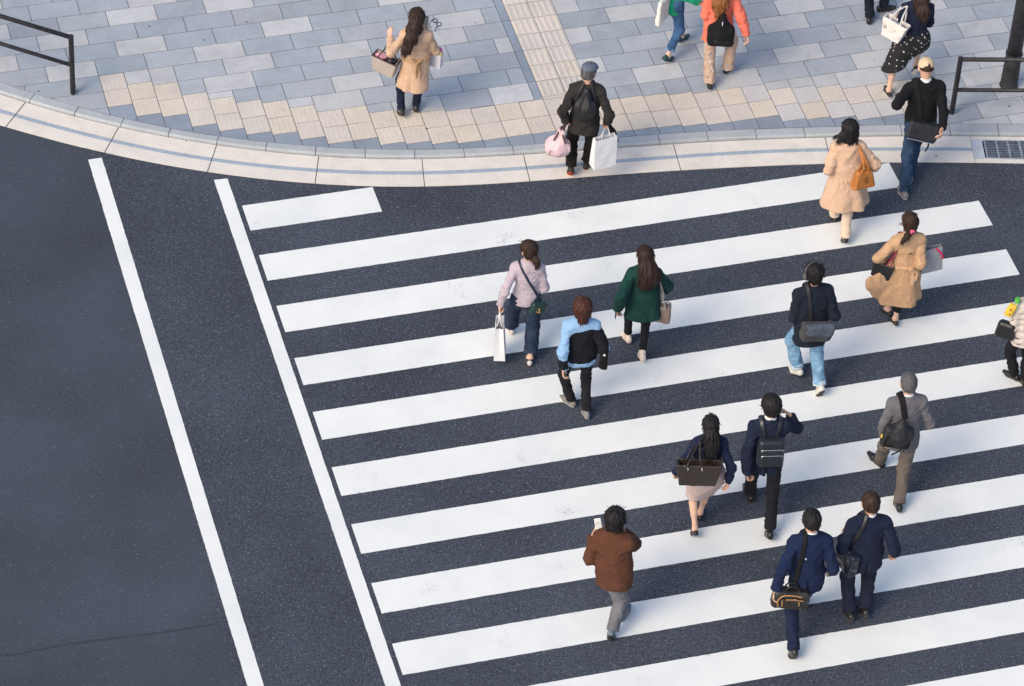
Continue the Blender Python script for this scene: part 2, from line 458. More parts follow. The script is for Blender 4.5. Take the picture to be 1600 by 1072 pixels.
bm_obj('kerb', bmk, M_KERB, kind='structure')

# paving
ROWH, TW, V0, U0, HALF = .3085, .6160, 3.926, .335, .308
SHEAR = .012
def pave_uv(u, v, z=.05): return uvw(u+SHEAR*(v-1.5), v, z)
tops = [2.69, 2.45, 2.37, 2.11, 1.96, 1.83, 1.76, 1.60, 1.45, 1.45, 1.30, 1.25, 1.18, 1.13, 1.12, 1.12, 1.11, 1.10, 1.10, .93, .92, .90, .86, .82, .82, .82, .69, .66, .61, .52, .52, .52]
K0 = -1.205
col_u = lambda k: K0+HALF*k
light_px = [(35, 3), (202, 23), (4, 49), (95, 62), (218, 72), (10, 100), (108, 110), (236, 3), (250, 116),
 (354, 8), (447, 41), (341, 80), (386, 100), (356, 129), (523, 83), (342, 148), (530, 130), (504, 160), (468, 158),
 (624, 3), (538, 79), (412, 95), (557, 126), (717, 30), (699, 57), (786, 72), (709, 108), (798, 145), (668, 162), (884, 10), (905, 56), (918, 96),
 (987, 20), (933, 101), (1028, 115), (1090, 56), (1130, 78), (1153, 121), (1195, 39), (1253, 10), (1227, 34), (1251, 83), (1372, 64), (1357, 94), (1345, 120), (1271, 127), (1180, 118), (1214, 132),
 (1471, 6), (1541, 37), (1517, 69), (1475, 129), (1528, 151), (1508, 174), (1592, 150), (1560, 190)]
def tile_index(u, v):
    r = math.floor((V0-v)/ROWH+.0); c = (u-SHEAR*(v-1.5)-U0-(HALF if r % 2 else 0))/TW
    return r, math.floor(c)
LIGHT = set()
for q in light_px: LIGHT.add(tile_index(*to_uv(at(q[0], q[1], .05))))

def clip(poly, n, d):
    out = []
    for i in range(len(poly)):
        a, b = poly[i], poly[(i+1) % len(poly)]
        da, db = a[0]*n[0]+a[1]*n[1]-d, b[0]*n[0]+b[1]*n[1]-d
        if da >= 0: out.append(a)
        if (da >= 0) != (db >= 0):
            t = da/(da-db); out.append((a[0]+(b[0]-a[0])*t, a[1]+(b[1]-a[1])*t))
    return out
def kerb_clip(poly, off=.004):
    for u in (min(p[0] for p in poly), sum(p[0] for p in poly)/len(poly), max(p[0] for p in poly)):
        for du in (0,):
            v0, v1 = at_u(T_KP, u-.1), at_u(T_KP, u+.1); s = (v1-v0)/.2; v = at_u(T_KP, u)
            nrm = np.array([-s, 1.0])/math.hypot(s, 1)
            poly = clip(poly, nrm, nrm[0]*u+nrm[1]*v+off)
            if len(poly) < 3: return None
    return poly
bms = bmesh.new(); lay = bms.loops.layers.float_color.new('slab_tone')
def slab(bm, lay, u0, u1, v0, v1, tone, z=.05, gap=.0045, clip_k=True):
    u0 += gap; u1 -= gap; v0 += gap; v1 -= gap
    if u1-u0 < .01 or v1-v0 < .01: return
    if clip_k:
        # work in sheared coordinates: the kerb edge is expressed in plain u, v
        poly = [(u0+SHEAR*(v0-1.5), v0), (u1+SHEAR*(v0-1.5), v0), (u1+SHEAR*(v1-1.5), v1), (u0+SHEAR*(v1-1.5), v1)]
        poly = kerb_clip(poly)
        if not poly: return
    dz = rng.gauss(0, .0007)
    top = [bm.verts.new(Vector(uvw(p[0], p[1], z+dz))) for p in poly]
    low = [bm.verts.new(Vector(uvw(p[0], p[1], z-.012))) for p in poly]
    fs = [bm.faces.new(top)]
    for i in range(len(top)):
        j = (i+1) % len(top); fs.append(bm.faces.new([low[i], low[j], top[j], top[i]]))
    for f in fs:
        for l in f.loops: l[lay] = (*tone, 1)
def slate(light=False, dark=False):
    if light: b = A3(.485, .50, .515)
    elif dark: b = A3(.25, .295, .355)
    else: b = rng.choice([A3(.350, .390, .438), A3(.340, .380, .428), A3(.345, .376, .428), A3(.335, .380, .424), A3(.37, .405, .445)])
    return b*(1+rng.gauss(0, .035))
KT = {k: t for k, t in enumerate(tops)}
U_END = col_u(len(tops))
PATH0, PATH1 = col_u(17), col_u(19)
for r in range(-40, 16):
    v1 = V0-r*ROWH; v0 = v1-ROWH
    off = U0+(HALF if r % 2 else 0)
    for c in range(-16, 26):
        u0 = off+c*TW; u1 = u0+TW
        known = -3 < u0 < 11 and v1 < 4.3
        lt = ((r, c) in LIGHT) if known else rng.random() < .22
        if u0 > U_END-.1 and v1 < 1.2 and not known: lt = True
        tone = slate(lt)
        if u0 > 8.5 and v1 < .9: tone = slate(rng.random() < .6)
        segs = [(u0, u1)]
        if v1 > 1.1:                                   # leave out the guide path and its border strip
            a, b = PATH0-.105, PATH1
            segs = [s for s in ((u0, min(u1, a)), (max(u0, b), u1)) if s[1]-s[0] > .02]
        for s0, s1 in segs:
            if s1 < K0+.01 or s0 > U_END-.01:
                slab(bms, lay, s0, s1, v0, v1, tone); continue
            pieces = []; k = int(math.floor((s0-K0)/HALF+1e-6)); x = s0
            while x < s1-1e-4:
                e = min(s1, col_u(k+1))
                t = KT.get(k, -99)
                pieces.append([x, e, t if -.06 < t-v0 < 0 or t > v0 else v0]); x = e; k += 1
            m2 = [pieces[0]]
            for q in pieces[1:]:
                if abs(q[2]-m2[-1][2]) < .012: m2[-1][1] = q[1]; m2[-1][2] = max(m2[-1][2], q[2])
                else: m2.append(q)
            for x0, x1, vb in m2:
                if v1-vb > .06 or (v1-vb > .02 and vb == v0): slab(bms, lay, x0, x1, vb, v1, tone if len(m2) == 1 else tone*(1+rng.gauss(0, .03)))
for k, t in KT.items():                                # dark slate make-up pieces between the warning tiles and the kerb
    lo = t-2*HALF
    tn = slate(dark=True)
    slab(bms, lay, col_u(k), col_u(k+1), lo-.30, lo, tn)
    slab(bms, lay, col_u(k), col_u(k+1), lo-.61, lo-.30, slate(dark=True))
for r in range(-40, 10):                               # narrow border along the guide path
    v1 = V0-r*ROWH*2+.01; v0 = v1-2*ROWH
    if v0 < 1.10: v0 = 1.10
    if v1 > v0: slab(bms, lay, PATH0-.105, PATH0, v0, v1, slate(dark=True)*1.06)
bmb = bmesh.new()
va = [bmb.verts.new(Vector(uvw(u, at_u(T_KP, u)+.002, .0455))) for u in np.linspace(-8, 17.5, 220)]
vb = [bmb.verts.new(Vector(uvw(u, 17.0, .0455))) for u in np.linspace(-8, 17.5, 220)]
for i in range(219): bmb.faces.new([va[i], va[i+1], vb[i+1], vb[i]])
pavement = bm_obj('pavement', bmb, M_JOINT, kind='structure')
bm_obj('paving_slabs', bms, M_SLAB, parent=pavement, kind='structure')

bmt = bmesh.new(); layt = bmt.loops.layers.float_color.new('slab_tone')
def tan_tone():
    b = rng.choice([A3(.60, .545, .475), A3(.59, .54, .48), A3(.615, .55, .47), A3(.58, .535, .485)])
    return b*(1+rng.gauss(0, .03))
GREY_TAN = {(26, 1), (27, 0), (28, 1), (25, 0), (29, 1), (30, 1)}
def dome(bm, lay, cu, cv, z, r, hgt, tone, n=8):
    ring0 = [bm.verts.new(Vector(uvw(cu+r*math.cos(2*math.pi*i/n), cv+r*math.sin(2*math.pi*i/n), z))) for i in range(n)]
    ring1 = [bm.verts.new(Vector(uvw(cu+.6*r*math.cos(2*math.pi*i/n), cv+.6*r*math.sin(2*math.pi*i/n), z+hgt))) for i in range(n)]
    fs = [bm.faces.new(ring1)]
    for i in range(n):
        j = (i+1) % n; fs.append(bm.faces.new([ring0[i], ring0[j], ring1[j], ring1[i]]))
    for f in fs:
        for l in f.loops: l[lay] = (*tone, 1)
for k, t in KT.items():
    for j in range(2):
        v1 = t-j*HALF; v0 = v1-HALF
        tone = tan_tone()
        if (k, j) in GREY_TAN: tone = A3(.53, .515, .52)
        slab(bmt, layt, col_u(k), col_u(k+1), v0, v1, tone, z=.0505)
        for a in range(5):
            for b in range(5):
                cu, cv = col_u(k)+HALF*(a+.5)/5, v0+HALF*(b+.5)/5
                dome(bmt, layt, cu+SHEAR*(cv-1.5), cv, .0507, .0135, .004, tone*1.03)
for r in range(-40, 10):
    v1 = V0-r*ROWH; v0 = v1-ROWH
    if v1 < 1.12: continue
    v0 = max(v0, 1.10)
    for k in (17, 18):
        tone = tan_tone()*A3(.98, 1.0, 1.03)
        slab(bmt, layt, col_u(k), col_u(k+1), v0, v1, tone, z=.0505)
        if v1-v0 < .1: continue
        for a in range(4):
            cu = col_u(k)+HALF*(a+.5)/4
            w, w2 = .017, .011
            P0 = [(cu-w, v0+.02), (cu+w, v0+.02), (cu+w, v1-.02), (cu-w, v1-.02)]
            P1 = [(cu-w2, v0+.027), (cu+w2, v0+.027), (cu+w2, v1-.027), (cu-w2, v1-.027)]
            A_ = [bmt.verts.new(Vector(pave_uv(x, y, .0507))) for x, y in P0]
            B_ = [bmt.verts.new(Vector(pave_uv(x, y, .0555))) for x, y in P1]
            fs = [bmt.faces.new(B_)]+[bmt.faces.new([A_[i], A_[(i+1) % 4], B_[(i+1) % 4], B_[i]]) for i in range(4)]
            for f in fs:
                for l in f.loops: l[layt] = (*(tone*1.02), 1)
bm_obj('tactile_paving', bmt, M_TACT, parent=pavement, kind='structure')

# ------------------------------------------------------------------ street furniture
M_IRON = plain('dark_brown_steel', (.030, .029, .033), .5, .35, var=.35, bump=.1, scale=14)
M_GALV = plain('galvanised_steel', (.36, .41, .47), .5, .7, var=.3, scale=18)
M_HOLE = plain('drain_shadow', (.012, .014, .018), .9)

def tube_bm(bm, pts, r, n=14, cap=True, sq=None):
    """round tube along points; sq=(w,h) gives a rounded-rectangular section"""
    rings = []; P = [np.asarray(p, float) for p in pts]; ref = A3(0, 0, 1)
    for i, p in enumerate(P):
        t = P[min(i+1, len(P)-1)]-P[max(i-1, 0)]; t /= np.linalg.norm(t)
        rf = ref if abs(t@ref) < .95 else A3(0, 1, 0)
        x = np.cross(t, rf); x /= np.linalg.norm(x); y = np.cross(x, t)
        rr = r[i] if isinstance(r, (list, tuple)) else r
        ring = []
        for k in range(n):
            a = 2*math.pi*k/n; ca, sa = math.cos(a), math.sin(a)
            if sq:
                e = .35; ca = math.copysign(abs(ca)**e, ca)*sq[0]; sa = math.copysign(abs(sa)**e, sa)*sq[1]
            else: ca *= rr; sa *= rr
            ring.append(bm.verts.new(Vector(p+x*ca+y*sa)))
        rings.append(ring)
    for a, b in zip(rings[:-1], rings[1:]):
        for k in range(n): bm.faces.new([a[k], a[(k+1) % n], b[(k+1) % n], b[k]])
    if cap: bm.faces.new(rings[0][::-1]); bm.faces.new(rings[-1])

def guard_rail(base, other, htop, hmid, label, r=.028):
    """tubular two-rail barrier; posts at both ends and one between, joined by mitred rails"""
    base, other = np.asarray(base), np.asarray(other)
    root = empty('guard_rail', base)
    tag(root, label, 'railing', 'guard rails at the pavement edge')
    d = other-base; L = np.linalg.norm(d); e = d/L
    bm = bmesh.new(); tube_bm(bm, [A3(0, 0, 0), A3(0, 0, htop+.026)], r*1.15, 16)
    post = bm_obj('post', bm, M_IRON, root, smooth=False)
    for q in (L*.5, L):
        bm = bmesh.new(); tube_bm(bm, [e*q, e*q+A3(0, 0, htop-.01)], r*1.15, 16)
        bm_obj('post', bm, M_IRON, root)
    bm = bmesh.new(); tube_bm(bm, [e*.0+A3(0, 0, htop), e*(L+.03)+A3(0, 0, htop)], r, 16)
    bm_obj('top_rail', bm, M_IRON, root, smooth=True)
    bm = bmesh.new(); tube_bm(bm, [e*.02+A3(0, 0, hmid), e*L+A3(0, 0, hmid)], r*.9, 16)
    bm_obj('lower_rail', bm, M_IRON, root, smooth=True)
    return root
b1 = at(114, 146, .05)
tp = at(0, 25, .92)     # where the top rail leaves the picture
d1 = (tp-A3(0, 0, .87)-b1); d1[2] = 0; d1 /= np.linalg.norm(d1)
guard_rail(b1, b1+d1*3.0, .87, .44, 'dark steel two-rail guard rail on the pavement beside the curved kerb at left')
b2 = at(1487, 177, .05)
tp2 = at(1600, 93.5, .90); d2 = (tp2-A3(0, 0, .85)-b2); d2[2] = 0; d2 /= np.linalg.norm(d2)
guard_rail(b2, b2+d2*3.0, .85, .37, 'dark steel two-rail guard rail in front of the black lamp post')

lp = at(1576, 133, .05)
root = tag(empty('lamp_post', lp), 'thick black lamp post standing behind the right-hand guard rail', 'lamp post')
bm = bmesh.new(); tube_bm(bm, [A3(0, 0, 0), A3(0, 0, .004), A3(0, 0, .012), A3(0, 0, .30), A3(0, 0, .33), A3(0, 0, .50)], [.118, .118, .108, .104, .1, .1], 32)
bm_obj('base_sleeve', bm, plain('scuffed_black_paint', (.020, .020, .022), .6, var=.6, scale=9), root, smooth=True)
bm = bmesh.new(); tube_bm(bm, [A3(0, 0, .50), A3(0, 0, 1.0), A3(0, 0, 2.4), A3(0, 0, 5.2)], [.093, .092, .085, .065], 32)
bm_obj('pole', bm, M_IRON, root, smooth=True)
bm = bmesh.new(); tube_bm(bm, [A3(0, 0, .498), A3(0, 0, .52), A3(0, 0, .525)], [.107, .107, .09], 32)
bm_obj('collar', bm, M_IRON, root, smooth=False)
bm = bmesh.new(); tube_bm(bm, [A3(0, 0, 5.2), A3(0, 0, 5.26), A3(0, 0, 5.5), A3(0, 0, 5.58)], [.09, .19, .22, .05], 24)
bm_obj('lantern', bm, plain('lantern_opal', (.7, .7, .68), .35), root, smooth=True)

# drain grate in the gutter
dr = tag(empty('drain_grate', uvw(GR0+.9, at_u(T_GK, GR0+.9)-.24, 0)), 'galvanised steel drain grate set into the gutter beside the kerb', 'drain grate')
org = np.array(dr.location)
def gbox(bm, u0, u1, s0, s1, z0, z1):
    """box in gutter coordinates: s runs 0 at the asphalt edge .. 1 at the kerb"""
    def pt(u, s, z):
        a, c = np.array(foot(T_ASPH, u, .07)), np.array(foot(T_GK, u, -.07)); q = a+(c-a)*s
        return Vector(uvw(q[0], q[1], z)-org)
    vs = [bm.verts.new(pt(u, s, z)) for z in (z0, z1) for u, s in ((u0, s0), (u1, s0), (u1, s1), (u0, s1))]
    for f in ((4, 5, 6, 7), (0, 1, 5, 4), (1, 2, 6, 5), (2, 3, 7, 6), (3, 0, 4, 7), (3, 2, 1, 0)): bm.faces.new([vs[i] for i in f])
bm = bmesh.new(); gbox(bm, GR0, GR1+.1, 0, 1, .0075, .0085); bm_obj('drain_pit', bm, M_HOLE, dr)
bm = bmesh.new()
gbox(bm, GR0, GR0+.13, 0, 1, .0086, .0145); gbox(bm, GR0+.13, GR1+.1, 0, .05, .0086, .0142); gbox(bm, GR0+.13, GR1+.1, .93, 1, .0086, .0142)
bm_obj('frame', bm, stone_mat('mortar_splashed_frame', (.50, .54, .60), amp=.35, stain=1.5, spot=0), dr)
bm = bmesh.new()
for i in range(11): gbox(bm, GR0+.15, GR1+.1, .075+i*.085, .105+i*.085, .0088, .0165)
bm_obj('bearing_bars', bm, M_GALV, dr)
bm = bmesh.new()
for i in range(9): gbox(bm, GR0+.15+i*.14, GR0+.168+i*.14, .055, .925, .0087, .0175)
bm_obj('cross_bars', bm, plain('pale_galvanised_steel', (.5, .55, .62), .45, .6, var=.3), dr)
# ------------------------------------------------------------------ organic shapes: distance fields meshed by surface nets
def nz(v): v = np.asarray(v, float); return v/np.linalg.norm(v)
_TAB = np.random.RandomState(3).uniform(-1, 1, (32, 32, 32)).astype(np.float32).ravel()
def vnoise(P, seed=0):
    """smooth value noise from a small random lattice"""
    P = P+A3(seed*7.31, seed*3.17, seed*5.93)
    fl = np.floor(P); f = (P-fl).astype(np.float32); i = fl.astype(np.int32); f = f*f*(3-2*f); o = 0
    x = [(i[:, 0] & 31)*1024, ((i[:, 0]+1) & 31)*1024]; y = [(i[:, 1] & 31)*32, ((i[:, 1]+1) & 31)*32]; z = [i[:, 2] & 31, (i[:, 2]+1) & 31]
    wx, wy, wz = [1-f[:, 0], f[:, 0]], [1-f[:, 1], f[:, 1]], [1-f[:, 2], f[:, 2]]
    for a in (0, 1):
        for b in (0, 1):
            ab = x[a]+y[b]; w = wx[a]*wy[b]
            for c in (0, 1): o = o+w*wz[c]*_TAB[ab+z[c]]
    return o
class S:
    """a solid: distance function with its bounds"""
    def __init__(s, f, lo, hi): s.f, s.lo, s.hi = f, np.asarray(lo, float), np.asarray(hi, float)
    def cut(s, p, n):                                  # keep the side the normal points away from
        p, n = np.asarray(p, float), nz(n); g = s.f
        return S(lambda P: np.maximum(g(P), (P-p)@n), s.lo, s.hi)
    def minus(s, o, k=.0):
        g, h = s.f, o.f
        return S(lambda P: np.maximum(g(P), -h(P)), s.lo, s.hi)
    def both(s, o):
        g, h = s.f, o.f
        return S(lambda P: np.maximum(g(P), h(P)), np.maximum(s.lo, o.lo), np.minimum(s.hi, o.hi))
    def grow(s, d): g = s.f; return S(lambda P: g(P)-d, s.lo-d, s.hi+d)
    def disp(s, fn, pad=.02): g = s.f; return S(lambda P: g(P)+fn(P), s.lo-pad, s.hi+pad)
    def within(s, lo, hi): return S(s.f, np.maximum(s.lo, lo), np.minimum(s.hi, hi))
    def folds(s, amp, fx, fy, fz, seed=0, warp=.5):
        sc = A3(fx, fy, fz)
        def fn(P):
            w = vnoise(P*3.1, seed+9)
            q = P*sc+w[:, None]*warp*A3(1, .7, 1.3)
            n = vnoise(q, seed); n2 = vnoise(q*2.1+5, seed+3)
            return amp*(1.3*(np.minimum(np.abs(n)*2.2, 1)-.7)+n2*.55)
        return s.disp(fn, amp*1.5)
def U(*ss, k=.02):
    ss = [x for x in ss if x is not None]
    lo = np.min([x.lo for x in ss], 0); hi = np.max([x.hi for x in ss], 0)
    def f(P):
        d = ss[0].f(P)
        for x in ss[1:]:
            e = x.f(P)
            if k > 0:
                h = np.maximum(k-np.abs(d-e), 0)/k; d = np.minimum(d, e)-h*h*k*.25
            else: d = np.minimum(d, e)
        return d
    return S(f, lo-k*.3, hi+k*.3)
def rc(a, b, ra, rb, f=None, q=1.0):
    """tapered limb from a to b; with f, q its section is squashed to q along direction f"""
    a, b = np.asarray(a, float), np.asarray(b, float); ba = b-a; L2 = ba@ba+1e-12
    if f is not None: f = nz(f)
    def fn(P):
        v = P-a; t = np.clip(v@ba/L2, 0, 1); v = v-t[:, None]*ba
        r = ra+(rb-ra)*t
        if f is None: return np.sqrt((v*v).sum(1))-r
        v = v+f*((v@f)*(1/q-1))[:, None]
        return (np.sqrt((v*v).sum(1))-r)*(q if q < 1 else 1)
    m = max(ra, rb)*max(1, q)
    return S(fn, np.minimum(a, b)-m, np.maximum(a, b)+m)
def chain(pts, rs, k=.01, f=None, q=1.0):
    return U(*[rc(pts[i], pts[i+1], rs[i], rs[i+1], f, q) for i in range(len(pts)-1)], k=k)
def ell(c, r, R=None):
    c, r = np.asarray(c, float), np.asarray(r, float); R = np.eye(3) if R is None else R
    def fn(P):
        q = (P-c)@R; k0 = np.sqrt(((q/r)**2).sum(1)); k1 = np.sqrt(((q/(r*r))**2).sum(1))+1e-9
        return k0*(k0-1)/k1
    m = np.max(r); return S(fn, c-m, c+m)
def box(c, h, R=None, r=.01, taper=0.0):
    """rounded box, half sizes h, axes = columns of R; taper narrows it towards +z"""
    c, h = np.asarray(c, float), np.asarray(h, float); R = np.eye(3) if R is None else R
    def fn(P):
        q = (P-c)@R
        if taper:
            s = 1-taper*np.clip(q[:, 2]/h[2], -1, 1); q = np.stack([q[:, 0]/s, q[:, 1]/s, q[:, 2]], 1)
        d = np.abs(q)-(h-r)
        return (np.sqrt((np.maximum(d, 0)**2).sum(1))+np.minimum(d.max(1), 0)-r)*(1-abs(taper)*.5)
    m = np.linalg.norm(h)*(1+abs(taper)); return S(fn, c-m, c+m)
def slabz(p, n, hw):
    """the space within hw of a plane"""
    p, n = np.asarray(p, float), nz(n); B = 1e3
    return S(lambda P: np.abs((P-p)@n)-hw, [-B]*3, [B]*3)
def half(p, n):
    p, n = np.asarray(p, float), nz(n); B = 1e3
    return S(lambda P: (P-p)@n, [-B]*3, [B]*3)

def mesh_of(s, h, slack=.012):
    lo = s.lo-2.5*h; n4 = np.maximum(2, np.ceil((s.hi+2.5*h-lo)/(4*h)).astype(int)); H4 = 4*h
    ax = [lo[i]+H4*(np.arange(n4[i])+.375) for i in range(3)]
    C = np.stack(np.meshgrid(*ax, indexing='ij'), -1).reshape(-1, 3)
    d0 = s.f(C); act = np.abs(d0) < H4*.9+slack
    D = np.where(d0 > 0, 1.0, -1.0)
    D = np.repeat(D[:, None], 64, 1)
    off = np.stack(np.meshgrid(*[np.arange(4)]*3, indexing='ij'), -1).reshape(-1, 3)
    ia = np.nonzero(act)[0]
    base = C[ia]-.375*H4
    P = (base[:, None, :]+off[None]*h).reshape(-1, 3)
    D[ia] = s.f(P).reshape(-1, 64)
    D = D.reshape(*n4, 4, 4, 4).transpose(0, 3, 1, 4, 2, 5).reshape(*(n4*4))
    sg = D < 0
    # cells with a sign change
    cnt = np.zeros(tuple(np.array(D.shape)-1), int)
    cor = [(a, b, c) for a in (0, 1) for b in (0, 1) for c in (0, 1)]
    sl = lambda o: tuple(slice(o[i], D.shape[i]-1+o[i]) for i in range(3))
    for o in cor: cnt += sg[sl(o)]
    cell = (cnt > 0) & (cnt < 8); ci = np.argwhere(cell)
    if len(ci) == 0: return np.zeros((0, 3)), np.zeros((0, 4), int)
    idx = -np.ones(cell.shape, int); idx[tuple(ci.T)] = np.arange(len(ci))
    acc = np.zeros((len(ci), 3)); num = np.zeros(len(ci))
    cv = {o: D[ci[:, 0]+o[0], ci[:, 1]+o[1], ci[:, 2]+o[2]] for o in cor}
    for o in cor:
        for a in range(3):
            if o[a]: continue
            o2 = list(o); o2[a] = 1; d1, d2 = cv[o], cv[tuple(o2)]
            m = (d1 < 0) != (d2 < 0); t = np.where(m, d1/np.where(m, d1-d2, 1), 0)
            p = np.tile(np.array(o, float), (len(ci), 1)); p[:, a] = t
            acc[m] += p[m]; num[m] += 1
    V = lo+h*(ci+acc/num[:, None])
    Fs = []
    for a in range(3):
        b, c = (a+1) % 3, (a+2) % 3
        s1 = [slice(None)]*3; s2 = [slice(None)]*3; s1[a] = slice(0, -1); s2[a] = slice(1, None)
        A, B = sg[tuple(s1)], sg[tuple(s2)]
        e = np.argwhere(A != B)
        e = e[(e[:, b] > 0) & (e[:, c] > 0) & (e[:, b] < cell.shape[b]) & (e[:, c] < cell.shape[c])]
        if not len(e): continue
        ins = A[tuple(e.T)]
        def g(db, dc):
            q = e.copy(); q[:, b] -= db; q[:, c] -= dc; return idx[tuple(q.T)]
        q = np.stack([g(1, 1), g(0, 1), g(0, 0), g(1, 0)], 1)
        q[~ins] = q[~ins][:, ::-1]
        Fs.append(q)
    F = np.vstack(Fs); F = F[(F >= 0).all(1)]
    # settle the points on the surface
    e = .3*h
    for _ in range(2):
        d = s.f(V); G = np.stack([s.f(V+e*np.eye(3)[i])-d for i in range(3)], 1)/e
        g2 = (G*G).sum(1)+.05
        st = np.clip(d/g2, -.45*h, .45*h)*.7
        V = V-G*st[:, None]
    return V, F

class Thing:
    """a top-level thing whose parts are meshed in the figure's own frame"""
    def __init__(s, name, label, cat, fig, group=None, origin=None):
        s.fig, s.o = fig, (A3(0, 0, 0) if origin is None else np.asarray(origin, float))
        s.root = None; s.name = name; s.meta = (label, cat, group)
    def place(s, o):
        w = s.fig.toW(s.o); o.location = Vector(w); o.rotation_euler = (0, 0, s.fig.yaw)
        tag(o, *s.meta); s.root = o
    def add(s, name, sol, mat, h=.009, parent=None, mi=None):
        V, F = mesh_of(sol, h)
        if len(V) == 0: print('EMPTY', s.name, name); return None
        mats = mat if isinstance(mat, list) else [mat]
        midx = mi(V[F].mean(1)) if mi else None
        return s.add_mesh(name, mesh_np(name, V-s.o, F, mats, midx), parent)
    def add_bm(s, name, bm, mat, parent=None, smooth=False):
        """a bmesh built in the figure's frame"""
        for v in bm.verts: v.co -= Vector(s.o)
        me = bpy.data.meshes.new(name); bm.to_mesh(me); bm.free()
        for m in (mat if isinstance(mat, list) else [mat]): me.materials.append(m)
        for p in me.polygons: p.use_smooth = smooth
        return s.add_mesh(name, me, parent)
    def add_mesh(s, name, me, parent=None):
        if s.root is None and name is None:
            o = link(s.name, me); s.place(o); return o
        if s.root is None:
            s.place(empty(s.name, (0, 0, 0)))
        return link(name, me, parent or s.root)

SKIN = skin_mat('warm_skin', (.60, .36, .25))
SKIN2 = skin_mat('fair_skin', (.66, .42, .31))
LIP = plain('lips', (.42, .17, .15), .5); EYE = plain('eye_dark', (.03, .025, .02), .25)
H_BLACK = hair_mat('black_hair', (.010, .009, .010)); H_DBROWN = hair_mat('dark_brown_hair', (.022, .013, .010), (.06, .034, .024))
H_BROWN = hair_mat('brown_hair', (.050, .022, .013), (.13, .062, .036)); H_GINGER = hair_mat('ginger_hair', (.15, .055, .015), (.40, .17, .06))
H_GREY = hair_mat('grey_hair', (.050, .050, .054), (.17, .17, .18)); H_AUB = hair_mat('auburn_hair', (.038, .015, .011), (.11, .042, .028))
WHITE = fabric('white_cotton', (.72, .74, .78), var=.05, bump=.1)

